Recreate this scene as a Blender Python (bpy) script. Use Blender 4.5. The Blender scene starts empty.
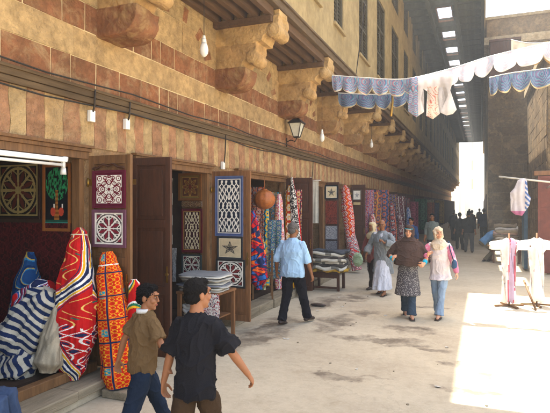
import bpy, bmesh, math, random
from mathutils import Vector, Matrix, noise
random.seed(7)
R = math.radians
PI = math.pi
scene = bpy.context.scene
C = scene.collection

# ------------------------------------------------------------------ camera
cam_d = bpy.data.cameras.new('camera')
cam = bpy.data.objects.new('camera', cam_d)
C.objects.link(cam)
cam.location = (0, 0, 2.0)
cam.rotation_euler = (R(90), 0, R(21.7))
cam_d.sensor_width = 36
cam_d.lens = 36 * 520 / 550
cam_d.shift_y = -1.0 / 550
cam_d.clip_end = 2000
cam_d.clip_start = 0.05
scene.camera = cam

# ------------------------------------------------------------------ light
SX, SY = -0.222, 0.345                 # sun stands to the left and ahead: unit height offsets
elev = math.atan2(1, math.hypot(SX, SY))
azim = math.atan2(SX, SY)              # clockwise-from-+Y angle of the sun is -azim
w = bpy.data.worlds.new('World')
scene.world = w
w.use_nodes = True
wn = w.node_tree
bg = wn.nodes['Background']
sky = wn.nodes.new('ShaderNodeTexSky')
sky.sky_type = 'NISHITA'
sky.sun_disc = False
sky.sun_elevation = elev
sky.sun_rotation = math.atan2(SX, SY)
sky.air_density = 1.0
sky.dust_density = 4.0
sky.ozone_density = 0.6
wn.links.new(sky.outputs[0], bg.inputs[0])
bg.inputs[1].default_value = 0.15
sun_d = bpy.data.lights.new('sun', 'SUN')
sun_d.energy = 4.6
sun_d.angle = R(0.5)
sun_d.color = (1.0, 0.95, 0.86)
sun = bpy.data.objects.new('sun', sun_d)
C.objects.link(sun)
sun.location = (SX * 40, SY * 40, 40)
sun.rotation_euler = Vector((SX, SY, 1)).to_track_quat('Z', 'Y').to_euler()
scene.view_settings.view_transform = 'Standard'
scene.view_settings.look = 'None'
scene.view_settings.exposure = 2.42
scene.view_settings.gamma = 1
scene.view_settings.use_curve_mapping = False
scene.render.engine = 'CYCLES'
scene.cycles.max_bounces = 6
scene.cycles.diffuse_bounces = 4

# ------------------------------------------------------------------ helpers
def hx(s):
    s = s.lstrip('#')
    o = []
    for i in (0, 2, 4):
        c = int(s[i:i + 2], 16) / 255
        o.append(c / 12.92 if c <= .04045 else ((c + .055) / 1.055) ** 2.4)
    return tuple(o)

def mul(c, k): return (c[0] * k, c[1] * k, c[2] * k)
def mix(a, b, t): return tuple(a[i] * (1 - t) + b[i] * t for i in range(3))

def tag(o, label=None, cat=None, group=None, kind=None):
    if label: o['label'] = label
    if cat: o['category'] = cat
    if group: o['group'] = group
    if kind: o['kind'] = kind
    return o

def thing(name, label, cat, loc=(0, 0, 0), rz=0, group=None):
    o = bpy.data.objects.new(name, None)
    o.empty_display_size = .1
    C.objects.link(o)
    o.location = loc
    o.rotation_euler = (0, 0, rz)
    return tag(o, label, cat, group)

def copy_tree(o, parent=None):
    c = o.copy()
    C.objects.link(c)
    c.parent = parent
    for ch in list(o.children):
        copy_tree(ch, c)
    return c

class MB:
    def __init__(s):
        s.v = []; s.f = []; s.c = []; s.m = []; s.sm = []
    def face(s, idx, col=(1, 1, 1), m=0, sm=False):
        s.f.append(idx); s.c.append(col); s.m.append(m); s.sm.append(sm)
    def add(s, vs):
        b = len(s.v); s.v.extend([tuple(x) for x in vs]); return b
    def box(s, x0, x1, y0, y1, z0, z1, col=(1, 1, 1), m=0):
        b = s.add([(x0, y0, z0), (x1, y0, z0), (x1, y1, z0), (x0, y1, z0), (x0, y0, z1), (x1, y0, z1), (x1, y1, z1), (x0, y1, z1)])
        for q in ((0, 3, 2, 1), (4, 5, 6, 7), (0, 1, 5, 4), (1, 2, 6, 5), (2, 3, 7, 6), (3, 0, 4, 7)):
            s.face([b + i for i in q], col, m)
        return s
    def obox(s, cen, U, V, W, col=(1, 1, 1), m=0):
        cen, U, V, W = Vector(cen), Vector(U), Vector(V), Vector(W)
        b = s.add([cen + a * U + d * V + e * W for e in (-1, 1) for (a, d) in ((-1, -1), (1, -1), (1, 1), (-1, 1))])
        for q in ((0, 3, 2, 1), (4, 5, 6, 7), (0, 1, 5, 4), (1, 2, 6, 5), (2, 3, 7, 6), (3, 0, 4, 7)):
            s.face([b + i for i in q], col, m)
        return s
    def bar(s, p, q, wd, th=None, col=(1, 1, 1), m=0, up=(0, 0, 1)):
        p, q = Vector(p), Vector(q); d = q - p; n = d.normalized()
        u = Vector(up)
        if abs(n.dot(u)) > .95: u = Vector((1, 0, 0))
        a = n.cross(u).normalized(); b_ = a.cross(n)
        return s.obox((p + q) / 2, d / 2, a * wd / 2, b_ * (th or wd) / 2, col, m)
    def prism(s, pts, fn, d0, d1, col=(1, 1, 1), m=0):
        """pts: 2-D outline, fn(a,b,d) -> xyz, extruded d0..d1"""
        n = len(pts)
        b = s.add([fn(a, c, d0) for a, c in pts] + [fn(a, c, d1) for a, c in pts])
        s.face([b + i for i in range(n)][::-1], col, m)
        s.face([b + n + i for i in range(n)], col, m)
        for i in range(n):
            j = (i + 1) % n
            s.face([b + i, b + j, b + n + j, b + n + i], col, m)
        return s
    def loft(s, rings, col=(1, 1, 1), m=0, cap=True, sm=True):
        n = len(rings[0])
        b = s.add([p for r in rings for p in r])
        for i in range(len(rings) - 1):
            for j in range(n):
                k = (j + 1) % n
                cc = col(i / (len(rings) - 1), j / n) if callable(col) else col
                s.face([b + i * n + j, b + i * n + k, b + (i + 1) * n + k, b + (i + 1) * n + j], cc, m, sm)
        if cap:
            c0 = col(0, 0) if callable(col) else col
            c1 = col(1, 0) if callable(col) else col
            s.face([b + j for j in range(n)][::-1], c0, m, False)
            s.face([b + (len(rings) - 1) * n + j for j in range(n)], c1, m, False)
        return s
    def tube(s, pts, rad, n=10, flat=1.0, ref=None, col=(1, 1, 1), m=0, round_=True):
        pts = [Vector(p) for p in pts]
        if not hasattr(rad, '__len__'): rad = [rad] * len(pts)
        rad = list(rad)
        if round_:
            d = (pts[0] - pts[1]).normalized(); r = rad[0]
            e = (pts[-1] - pts[-2]).normalized(); q = rad[-1]
            pts = [pts[0] + d * r * .95, pts[0] + d * r * .65] + pts + [pts[-1] + e * q * .65, pts[-1] + e * q * .95]
            rad = [r * .3, r * .76] + rad + [q * .76, q * .3]
        rings = []
        U = None
        for i, p in enumerate(pts):
            d = (pts[min(i + 1, len(pts) - 1)] - pts[max(i - 1, 0)]).normalized()
            if U is None:
                rf = Vector(ref) if ref else (Vector((1, 0, 0)) if abs(d.x) < .8 else Vector((0, 1, 0)))
                U = (rf - d * rf.dot(d)).normalized()
            else:
                U = (U - d * U.dot(d)).normalized()
            V = d.cross(U)
            rings.append([p + U * math.cos(2 * PI * k / n) * rad[i] + V * math.sin(2 * PI * k / n) * rad[i] * flat for k in range(n)])
        return s.loft(rings, col, m)
    def ell(s, cen, r, n=14, k=9, M=None, col=(1, 1, 1), m=0):
        cen = Vector(cen); rings = []
        for i in range(k + 1):
            t = PI * (i + .02) / (k + .04)
            ring = []
            for j in range(n):
                a = 2 * PI * j / n
                p = Vector((r[0] * math.sin(t) * math.cos(a), r[1] * math.sin(t) * math.sin(a), -r[2] * math.cos(t)))
                if M: p = M @ p
                ring.append(cen + p)
            rings.append(ring)
        return s.loft(rings, col, m)
    def cyl(s, p, q, r0, r1=None, n=16, col=(1, 1, 1), m=0):
        return s.tube([p, q], [r0, r0 if r1 is None else r1], n=n, col=col, m=m, round_=False)
    def mesh(s, name):
        me = bpy.data.meshes.new(name)
        me.from_pydata(s.v, [], s.f)
        me.polygons.foreach_set('material_index', s.m)
        me.polygons.foreach_set('use_smooth', s.sm)
        at = me.color_attributes.new('Col', 'FLOAT_COLOR', 'CORNER')
        buf = []
        for f, c in zip(s.f, s.c):
            buf.extend([c[0], c[1], c[2], 1.0] * len(f))
        at.data.foreach_set('color', buf)
        me.update()
        return me
    def build(s, name, mats, parent=None, bevel=0):
        me = s.mesh(name)
        if not isinstance(mats, (list, tuple)): mats = [mats]
        for m in mats: me.materials.append(m)
        o = bpy.data.objects.new(name, me)
        C.objects.link(o)
        if parent: o.parent = parent
        if bevel:
            b = o.modifiers.new('bevel', 'BEVEL'); b.width = bevel; b.segments = 2; b.limit_method = 'ANGLE'
        return o

# ------------------------------------------------------------------ materials
def new_mat(name):
    m = bpy.data.materials.new(name); m.use_nodes = True
    return m, m.node_tree.nodes, m.node_tree.links, m.node_tree.nodes['Principled BSDF']

def mat(name, col=None, rough=.8, var=.25, scale=6, bump=.3, bscale=40, spec=.3, metal=0, dirt=None, dirt_amt=.3, dirt_scale=1.2, stretch=(1, 1, 1), emit=0, trans=0, bdist=.01, dust=None):
    """col None -> the mesh colour attribute"""
    m, N, L, P = new_mat(name)
    P.inputs['Roughness'].default_value = rough
    P.inputs['Specular IOR Level'].default_value = spec
    P.inputs['Metallic'].default_value = metal
    tc = N.new('ShaderNodeTexCoord'); mp = N.new('ShaderNodeMapping')
    mp.inputs['Scale'].default_value = stretch
    L.new(tc.outputs['Object'], mp.inputs[0])
    if col is None:
        a = N.new('ShaderNodeAttribute'); a.attribute_name = 'Col'; base = a.outputs['Color']
    else:
        a = N.new('ShaderNodeRGB'); a.outputs[0].default_value = (*col, 1); base = a.outputs[0]
    n1 = N.new('ShaderNodeTexNoise'); n1.inputs['Scale'].default_value = scale; n1.inputs['Detail'].default_value = 8
    n1.inputs['Roughness'].default_value = .65
    L.new(mp.outputs[0], n1.inputs['Vector'])
    mr = N.new('ShaderNodeMapRange')
    mr.inputs['From Min'].default_value = .3; mr.inputs['From Max'].default_value = .7
    mr.inputs['To Min'].default_value = 1 - var; mr.inputs['To Max'].default_value = 1 + var
    L.new(n1.outputs['Fac'], mr.inputs['Value'])
    vm = N.new('ShaderNodeVectorMath'); vm.operation = 'SCALE'
    L.new(base, vm.inputs[0]); L.new(mr.outputs[0], vm.inputs['Scale'])
    out = vm.outputs[0]
    if dirt:
        n2 = N.new('ShaderNodeTexNoise'); n2.inputs['Scale'].default_value = dirt_scale; n2.inputs['Detail'].default_value = 6
        n2.inputs['Roughness'].default_value = .7
        L.new(mp.outputs[0], n2.inputs['Vector'])
        r2 = N.new('ShaderNodeMapRange'); r2.inputs['From Min'].default_value = .45; r2.inputs['From Max'].default_value = .75
        r2.inputs['To Max'].default_value = dirt_amt
        L.new(n2.outputs['Fac'], r2.inputs['Value'])
        mx = N.new('ShaderNodeMix'); mx.data_type = 'RGBA'
        L.new(r2.outputs[0], mx.inputs['Factor']); L.new(out, mx.inputs['A']); mx.inputs['B'].default_value = (*dirt, 1)
        out = mx.outputs['Result']
    if dust:
        n4 = N.new('ShaderNodeTexNoise'); n4.inputs['Scale'].default_value = 3.1; n4.inputs['Detail'].default_value = 9
        n4.inputs['Roughness'].default_value = .72; n4.inputs['Distortion'].default_value = .6
        L.new(mp.outputs[0], n4.inputs['Vector'])
        r4 = N.new('ShaderNodeMapRange'); r4.inputs['From Min'].default_value = .5; r4.inputs['From Max'].default_value = .66
        r4.inputs['To Max'].default_value = .62; L.new(n4.outputs['Fac'], r4.inputs['Value'])
        m4 = N.new('ShaderNodeMix'); m4.data_type = 'RGBA'
        L.new(r4.outputs[0], m4.inputs['Factor']); L.new(out, m4.inputs['A']); m4.inputs['B'].default_value = (*dust, 1)
        out = m4.outputs['Result']
    L.new(out, P.inputs['Base Color'])
    if bump:
        n3 = N.new('ShaderNodeTexNoise'); n3.inputs['Scale'].default_value = bscale; n3.inputs['Detail'].default_value = 5
        L.new(mp.outputs[0], n3.inputs['Vector'])
        b = N.new('ShaderNodeBump'); b.inputs['Strength'].default_value = bump; b.inputs['Distance'].default_value = bdist
        L.new(n3.outputs['Fac'], b.inputs['Height']); L.new(b.outputs[0], P.inputs['Normal'])
    if emit:
        L.new(base, P.inputs['Emission Color']); P.inputs['Emission Strength'].default_value = emit
    if trans:
        t = N.new('ShaderNodeBsdfTranslucent'); L.new(out, t.inputs[0])
        ms = N.new('ShaderNodeMixShader'); ms.inputs[0].default_value = trans
        L.new(P.outputs[0], ms.inputs[1]); L.new(t.outputs[0], ms.inputs[2])
        L.new(ms.outputs[0], N['Material Output'].inputs[0])
    return m

M = {}
M['stone'] = mat('stone_blocks', None, .9, .36, 9, .9, 38, .15, dirt=hx('#6a543a'), dirt_amt=.62, dirt_scale=2.6, bdist=.035, dust=hx('#ab9068'))
M['corbel'] = mat('corbel_stone', None, .9, .3, 5, .8, 18, .15, dirt=hx('#6b5233'), dirt_amt=.65, dirt_scale=3.5, bdist=.04, dust=hx('#a88d60'))
M['mortar'] = mat('pale_mortar', hx('#cdb88c'), .95, .2, 8, .5, 60, .1)
M['plaster'] = mat('old_plaster', hx('#93805a'), .95, .26, 3.5, .4, 14, .1, dirt=hx('#6f5a38'), dirt_amt=.6, dirt_scale=.9, bdist=.02)
M['wood'] = mat('worn_wood', hx('#7c5330'), .6, .3, 5, .4, 30, .3, stretch=(6, 6, .7), dirt=hx('#3a2616'), dirt_amt=.5, dirt_scale=1.5)
M['wood_light'] = mat('light_worn_wood', hx('#72502e'), .6, .34, 5, .4, 30, .3, stretch=(6, 6, .7), dirt=hx('#3e2812'), dirt_amt=.65, dirt_scale=1.5)
M['wood_dark'] = mat('dark_wood', hx('#4c2c1a'), .5, .3, 5, .4, 30, .35, stretch=(6, 6, .7), dirt=hx('#2a180e'), dirt_amt=.5, dirt_scale=1.5)
M['beam'] = mat('street_beam', hx('#5c4a33'), .85, .35, 4, .6, 20, .2, stretch=(5, .6, 5), dirt=hx('#382a1b'), dirt_amt=.6)
M['plank'] = mat('grey_plank', hx('#8d8068'), .9, .3, 4, .6, 20, .15, stretch=(5, .6, 5), dirt=hx('#54452f'), dirt_amt=.6)
M['soffit'] = mat('soffit_wood', hx('#5a4430'), .8, .3, 4, .5, 20, .2, stretch=(5, .6, 5))
M['roofwood'] = mat('roof_boards', hx('#4a4a40'), .9, .3, 1.2, .4, 8, .1, stretch=(3, .6, 1))
M['lattice'] = mat('window_lattice', hx('#4d4636'), .75, .25, 8, .3, 40, .2)
M['cloth'] = mat('painted_cloth', None, .9, .16, 9, .35, 160, .1)
M['cloth_t'] = mat('thin_cloth', None, .9, .1, 9, .2, 160, .1, trans=.5)
M['white_t'] = mat('thin_white_cloth', hx('#e4e0dc'), .9, .06, 9, .2, 90, .1, trans=.3)
M['metal'] = mat('painted_metal', hx('#b8b4a8'), .5, .15, 12, .1, 60, .4)
M['iron'] = mat('dark_iron', hx('#3a3128'), .5, .2, 12, .2, 60, .4, metal=.6)
M['brass'] = mat('old_brass', hx('#9a7a38'), .35, .2, 12, .1, 60, .5, metal=.9)
M['plastic'] = mat('white_plastic', hx('#dedbd2'), .35, .08, 12, 0, 60, .5)
M['cable'] = mat('black_cable', hx('#2c2822'), .6, .1, 12, 0, 60, .3)
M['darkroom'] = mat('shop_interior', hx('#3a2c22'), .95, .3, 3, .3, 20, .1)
M['limewash'] = mat('limewash', hx('#e6dfc8'), .95, .1, .8, .3, 5, .1)
M['leather'] = mat('tooled_leather', hx('#a05a24'), .42, .35, 14, .6, 34, .4)
M['seat'] = mat('seat_fabric', hx('#7d6a48'), .9, .2, 12, .3, 80, .1)
M['concrete'] = mat('pale_render', hx('#b7a888'), .95, .2, .8, .3, 5, .1, dirt=hx('#8a7a5c'), dirt_amt=.5, dirt_scale=.3)
M['glass'] = mat('lamp_glass', hx('#c9c6b4'), .15, .1, 20, 0, 60, .6)

# ------------------------------------------------------------------ the ground
def ground_mat():
    m, N, L, P = new_mat('dusty_paving')
    tc = N.new('ShaderNodeTexCoord')
    def nz(scale, det=8, rough=.6, vec=None):
        n = N.new('ShaderNodeTexNoise'); n.inputs['Scale'].default_value = scale; n.inputs['Detail'].default_value = det
        n.inputs['Roughness'].default_value = rough
        L.new(vec or tc.outputs['Object'], n.inputs['Vector']); return n
    def rng(val, a, b, c, d):
        r = N.new('ShaderNodeMapRange'); r.inputs['From Min'].default_value = a; r.inputs['From Max'].default_value = b
        r.inputs['To Min'].default_value = c; r.inputs['To Max'].default_value = d
        L.new(val, r.inputs['Value']); return r.outputs[0]
    def mixc(f, a, b):
        x = N.new('ShaderNodeMix'); x.data_type = 'RGBA'; L.new(f, x.inputs['Factor'])
        if isinstance(a, tuple): x.inputs['A'].default_value = (*a, 1)
        else: L.new(a, x.inputs['A'])
        if isinstance(b, tuple): x.inputs['B'].default_value = (*b, 1)
        else: L.new(b, x.inputs['B'])
        return x.outputs['Result']
    n1 = nz(.7, 9, .62); n2 = nz(9, 8, .7); n3 = nz(60, 4, .6); n4 = nz(2.6, 8, .7)
    c = mixc(rng(n1.outputs['Fac'], .35, .65, 0, 1), hx('#ab9c82'), hx('#beb094'))
    c = mixc(rng(n2.outputs['Fac'], .45, .75, 0, .35), c, hx('#8a7c64'))
    c = mixc(rng(n4.outputs['Fac'], .55, .72, 0, .45), c, hx('#968769'))
    c = mixc(rng(n3.outputs['Fac'], .62, .72, 0, .5), c, hx('#5c5346'))
    vo = N.new('ShaderNodeTexVoronoi'); vo.feature = 'DISTANCE_TO_EDGE'; vo.inputs['Scale'].default_value = .55
    wvn = nz(1.4, 6, .7); wa = N.new('ShaderNodeVectorMath'); wa.operation = 'MULTIPLY_ADD'
    L.new(wvn.outputs['Color'], wa.inputs[0]); wa.inputs[1].default_value = (1.1, 1.1, 0); L.new(tc.outputs['Object'], wa.inputs[2]); L.new(wa.outputs[0], vo.inputs['Vector'])
    c = mixc(rng(vo.outputs['Distance'], .0, .005, .18, 0), c, hx('#5c5344'))
    n5 = nz(22, 6, .75); c = mixc(rng(n5.outputs['Fac'], .5, .68, 0, .4), c, hx('#c2b69e'))
    # damp stains, each with an outline of its own
    wv = nz(2.2, 6, .65)
    sub = N.new('ShaderNodeVectorMath'); sub.operation = 'SUBTRACT'; L.new(wv.outputs['Color'], sub.inputs[0]); sub.inputs[1].default_value = (.5, .5, .5)
    sc = N.new('ShaderNodeVectorMath'); sc.operation = 'SCALE'; L.new(sub.outputs[0], sc.inputs[0]); sc.inputs['Scale'].default_value = .9
    ad = N.new('ShaderNodeVectorMath'); L.new(tc.outputs['Object'], ad.inputs[0]); L.new(sc.outputs[0], ad.inputs[1])
    spots = [(-1.62, 5.9, .30, .12), (-1.2, 6.0, .22, .03), (-1.85, 7.7, .35, .12), (-1.2, 7.8, .5, .22), (-2.35, 8.6, .3, .7), (-2.05, 9.6, .22, .3), (-1.0, 8.6, .45, .25),
             (-.2, 7.0, .3, .12), (-.1, 6.55, .22, .16), (-.1, 5.95, .35, .12), (-.55, 7.55, .4, .08), (-.9, 10.6, .3, .1), (-3.2, 7.6, .35, 1.2), (-3.1, 10.2, .3, .8), (.4, 6.95, .2, .05), (-2.7, 11, .5, .4)]
    acc = None
    for (x, y, a, b) in spots:
        s1 = N.new('ShaderNodeVectorMath'); s1.operation = 'SUBTRACT'; L.new(ad.outputs[0], s1.inputs[0]); s1.inputs[1].default_value = (x, y, 0)
        s2 = N.new('ShaderNodeVectorMath'); s2.operation = 'MULTIPLY'; L.new(s1.outputs[0], s2.inputs[0]); s2.inputs[1].default_value = (1 / a, 1 / b, 0)
        ln = N.new('ShaderNodeVectorMath'); ln.operation = 'LENGTH'; L.new(s2.outputs[0], ln.inputs[0])
        k = rng(ln.outputs['Value'], .8, 1.15, 1, 0)
        if acc is None: acc = k
        else:
            mx = N.new('ShaderNodeMath'); mx.operation = 'MAXIMUM'; L.new(acc, mx.inputs[0]); L.new(k, mx.inputs[1]); acc = mx.outputs[0]
    brk = N.new('ShaderNodeMath'); brk.operation = 'MULTIPLY'; L.new(acc, brk.inputs[0]); L.new(rng(n4.outputs['Fac'], .38, .58, .08, .8), brk.inputs[1])
    c = mixc(brk.outputs[0], c, hx('#5a4c3c'))
    L.new(c, P.inputs['Base Color'])
    L.new(rng(brk.outputs[0], 0, 1, .9, .5), P.inputs['Roughness'])
    P.inputs['Specular IOR Level'].default_value = .25
    b = N.new('ShaderNodeBump'); b.inputs['Strength'].default_value = .5; b.inputs['Distance'].default_value = .02
    h = N.new('ShaderNodeMath'); h.operation = 'ADD'; L.new(n2.outputs['Fac'], h.inputs[0]); L.new(n1.outputs['Fac'], h.inputs[1])
    L.new(h.outputs[0], b.inputs['Height']); L.new(b.outputs[0], P.inputs['Normal'])
    return m
M['ground'] = ground_mat()
g = MB(); g.box(-250, 250, -120, 420, -.3, 0)
tag(g.build('ground', M['ground']), kind='structure')

# ------------------------------------------------------------------ the long building on the left
W = -4.15           # shop front plane
UP = -3.05          # upper wall plane
YN, YF = -3.0, 80.0
CREAM, RED, PINK = hx('#ad9064'), hx('#85583b'), hx('#9c7252')
bld = thing('market_building', 'long stone market building striped red and cream above a row of open shops', 'building', (W, 0, 0))
def L2(o):              # children of the building keep world coordinates
    o.parent = bld; o.matrix_parent_inverse = Matrix.Translation((-W, 0, 0)); return o
def block(mb, pts, col, th, base=W - .03, plane='X', sgn=1):
    if plane == 'X' and base == W - .03: base, th = W - .008, th - .022
    """stone block: outline pts (a,z) on the wall plane, chamfered edge"""
    n = len(pts)
    ca = sum(p[0] for p in pts) / n; cz = sum(p[1] for p in pts) / n
    def pt(a, z, d): return (base + sgn * d, a, z) if plane == 'X' else (a, base + sgn * d, z)
    if sgn > 0 and plane == 'X' and n == 4: pts = [(a + random.uniform(-.004, .004), z + random.uniform(-.005, .005)) for a, z in pts]
    ins = []
    for a, z in pts:
        da, dz = ca - a, cz - z; l = math.hypot(da, dz) or 1
        ins.append((a + da / l * .007, z + dz / l * .007))
    b = mb.add([pt(a, z, 0) for a, z in pts] + [pt(a, z, th - .004) for a, z in pts] + [pt(a, z, th) for a, z in ins])
    flip = (plane == 'X') != (sgn > 0)
    def fc(ix): mb.face(ix[::-1] if flip else ix, col)
    for k in (0, 1):
        for i in range(n):
            j = (i + 1) % n
            fc([b + k * n + i, b + k * n + j, b + (k + 1) * n + j, b + (k + 1) * n + i])
    fc([b + 2 * n + i for i in range(n)])
def jit(c, a=.12):
    k = 1 + random.uniform(-a, a); t = random.uniform(-.04, .04)
    return (c[0] * (k + t), c[1] * k, c[2] * (k - t))
CY = [1.95 + 2.89 * i for i in range(0, 27)]        # near face of every corbel
CW = .47
wall = MB()
def course(z0, z1, col, wmin, wmax, y0=YN, y1=YF, gap=.006):
    y = y0
    while y < y1:
        wd = random.uniform(wmin, wmax)
        if y > 30: wd *= 2.5
        e = min(y + wd, y1)
        block(wall, [(y + gap, z0 + gap), (e - gap, z0 + gap), (e - gap, z1 - gap), (y + gap, z1 - gap)], jit(col), .03 + random.uniform(-.003, .003))
        y = e
course(3.32, 3.645, RED, .16, .62, gap=.0075)
course(3.645, 3.965, CREAM, .9, 1.7, gap=.003)
course(3.965, 4.285, RED, .2, .65, gap=.0075)
course(4.285, 4.72, CREAM, .7, 1.5, gap=.002)
course(4.72, 5.16, CREAM, .7, 1.5, gap=.002)
# joggled voussoirs over the shops
y = YN; k = 0
def new_joint(y):
    return (y, random.uniform(.006, .02), random.uniform(-.6, .6), random.uniform(-.05, .05), random.uniform(.8, 1.2))
def jpt(jt, z, d):
    y0, am, ph, ln, fr = jt
    return (y0 + d + am * math.sin((z - 2.66) / .5 * 2 * PI * fr + ph) + ln * (z - 2.9), z)
jL = new_joint(y)
while y < YF:
    wd = random.uniform(.15, .26) * (1 if y < 32 else 3)
    jR = new_joint(y + wd)
    zs = [2.66 + .50 * i / 8 for i in range(9)]
    pl = [jpt(jL, z, .003) for z in zs]; pr = [jpt(jR, z, -.003) for z in zs]
    block(wall, [pl[0]] + pr + pl[::-1][:-1], jit(PINK if k % 2 else CREAM, .12), .03 + random.uniform(-.004, .004))
    y += wd; k += 1; jL = jR
# red lozenges in an arc over each bay
for cy in CY[:12]:
    mid = cy + CW + (2.89 - CW) / 2
    for a in (-68, -42, -15, 15, 42, 68):
        an = R(a); r = 1.05
        cy_, cz_ = mid + r * math.sin(an) * .95, 4.14 + r * math.cos(an) * .72
        t = Vector((math.cos(an), -math.sin(an) * .75)).normalized(); nn = Vector((math.sin(an), math.cos(an)))
        q = []
        for (s1, s2) in ((-1, -1), (1, -1), (1.15, 1), (-1.15, 1)):
            p = Vector((cy_, cz_)) + t * .055 * s1 + nn * .12 * s2
            q.append((p.x, min(max(p.y, 4.292), 5.14)))
        block(wall, q, jit(RED), .036)
L2(wall.build('stone_courses', M['stone']))
back = MB()
back.box(W - .5, W - .008, YN, YF, 2.66, 5.2)
L2(back.build('mortar_backing', M['mortar']))
# timber string course with stone ledge under it
b = MB(); b.box(W - .02, W + .055, YN, YF, 3.225, 3.315)
b.box(W - .02, W + .075, YN, YF, 3.29, 3.322)
L2(b.build('timber_band', M['beam'], bevel=.006))
b = MB(); b.box(W - .02, W + .04, YN, YF, 3.155, 3.222)
L2(b.build('stone_ledge', M['beam'], bevel=.008))
# corbels
def corbel_mesh():
    mb = MB()
    def tier(z0, z1, x1, col, nose, y0, y1, notch=0):
        if notch:                                   # bull nose: rounded under, flat on top
            pts = [(W - .05, z0)]
            for i in range(9):
                a = -PI / 2 + PI / 2 * i / 8
                pts.append((x1 - nose + nose * math.cos(a), z0 + (z1 - z0) * .78 + (z1 - z0) * .78 * math.sin(a)))
            pts += [(x1, z1), (W - .05, z1)]
        else:                                       # slab end: fillet, roll and cove
            r = nose; h = z1 - z0
            pts = [(W - .05, z0), (x1 - 2.6 * r, z0)]
            for i in range(6):
                a = R(200 - 110 * i / 5); pts.append((x1 - 1.75 * r + .8 * r * math.cos(a), z0 - .0 + .30 * h * max(0, math.sin(a)) + .0))
            for i in range(9):
                a = R(-120 + 165 * i / 8); pts.append((x1 - r + r * math.cos(a), z0 + .42 * h + .30 * h * math.sin(a)))
            pts += [(x1 - .012, z0 + .72 * h), (x1 - .012, z1), (W - .05, z1)]
        mb.prism(pts, lambda a, c, d: (a, d, c), y0, y1, col)
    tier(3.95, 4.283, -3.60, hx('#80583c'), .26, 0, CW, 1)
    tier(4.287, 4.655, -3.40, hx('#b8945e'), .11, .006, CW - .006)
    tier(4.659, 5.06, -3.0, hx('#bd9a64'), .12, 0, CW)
    # scrolls on the noses
    for (cx, cz, r) in ((-3.505, 4.44, .075), (-3.12, 4.83, .085)):
        for y0 in (-.015, CW - .02):
            mb.cyl((cx, y0, cz), (cx, y0 + .035, cz), r, n=18, col=hx('#b08c58'))
            mb.cyl((cx, y0 - .012, cz), (cx, y0 + .047, cz), r * .45, n=14, col=hx('#a07c4c'))
    mb.prism([(W - .05, 5.062), (-3.02, 5.062), (-3.02, 5.16), (W - .05, 5.16)], lambda a, c, d: (a, d, c), .05, CW - .05, hx('#8c7048'))
    return mb
def weathered(mb, vox, seed):
    me = mb.mesh('tmp'); o = bpy.data.objects.new('tmp', me); C.objects.link(o)
    r = o.modifiers.new('r', 'REMESH'); r.mode = 'VOXEL'; r.voxel_size = vox
    sm = o.modifiers.new('s', 'SMOOTH'); sm.factor = .3; sm.iterations = 1
    dg = bpy.context.evaluated_depsgraph_get(); dg.update()
    me2 = bpy.data.meshes.new_from_object(o.evaluated_get(dg)); bpy.data.objects.remove(o)
    nr = [v.normal.copy() for v in me2.vertices]
    for v, n_ in zip(me2.vertices, nr):
        p = v.co * 1.0 + Vector((seed * 11.3, 0, 0))
        d = .005 * noise.noise(p * 5) + .0035 * noise.noise(p * 14) + .003 * noise.noise(p * 34)
        chip = noise.noise(p * 3.3 + Vector((7, 7, 7)))
        if chip > .3: d -= (chip - .3) * .10
        for zj in (4.285, 4.657):
            d -= .010 * math.exp(-((v.co.z - zj - .004 * noise.noise(p * 9)) / .007) ** 2)
        v.co += n_ * d
    at = me2.color_attributes.new('Col', 'FLOAT_COLOR', 'POINT')
    buf = []
    for v in me2.vertices:
        z = v.co.z
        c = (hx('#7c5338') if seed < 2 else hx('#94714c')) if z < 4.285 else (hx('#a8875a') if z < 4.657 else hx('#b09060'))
        k = 1 + .25 * noise.noise(Vector((v.co.x * 4 + seed, v.co.y * 4, z * 4)))
        buf.extend([c[0] * k, c[1] * k, c[2] * k, 1])
    at.data.foreach_set('color', buf)
    me2.name = 'corbel'; me2.materials.clear(); me2.materials.append(M['corbel'])
    me2.polygons.foreach_set('use_smooth', [True] * len(me2.polygons))
    return me2
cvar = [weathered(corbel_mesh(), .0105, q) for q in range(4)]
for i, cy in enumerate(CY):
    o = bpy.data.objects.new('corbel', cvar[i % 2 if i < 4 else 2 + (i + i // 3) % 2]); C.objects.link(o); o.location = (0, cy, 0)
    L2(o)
# soffit of each bay: boards and joists along the street
for i, cy in enumerate(CY[:-1]):
    mb = MB(); y0, y1 = cy + CW + .002, cy + 2.89 - .002
    for k in range(5):
        x = W + .02 + k * .235
        mb.box(x, x + .09, y0, y1, 5.03, 5.17, hx('#5a4430'))
    mb.box(W, UP - .05, y0 - .1, y1 + .1, 5.172, 5.21, hx('#33261a'))
    mb.box(W + .01, UP - .06, y0 - .01, y0 + .1, 4.94, 5.028, hx('#3d2c1c'))
    mb.box(W + .01, UP - .06, y1 - .1, y1 + .01, 4.94, 5.028, hx('#3d2c1c'))
    L2(mb.build('soffit', M['soffit']))
b = MB(); b.box(UP - .1, UP + .045, YN, YF, 5.165, 5.30)
b.box(UP - .1, UP + .075, YN, YF, 5.302, 5.345)
L2(b.build('eaves_beam', M['beam'], bevel=.008))
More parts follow.
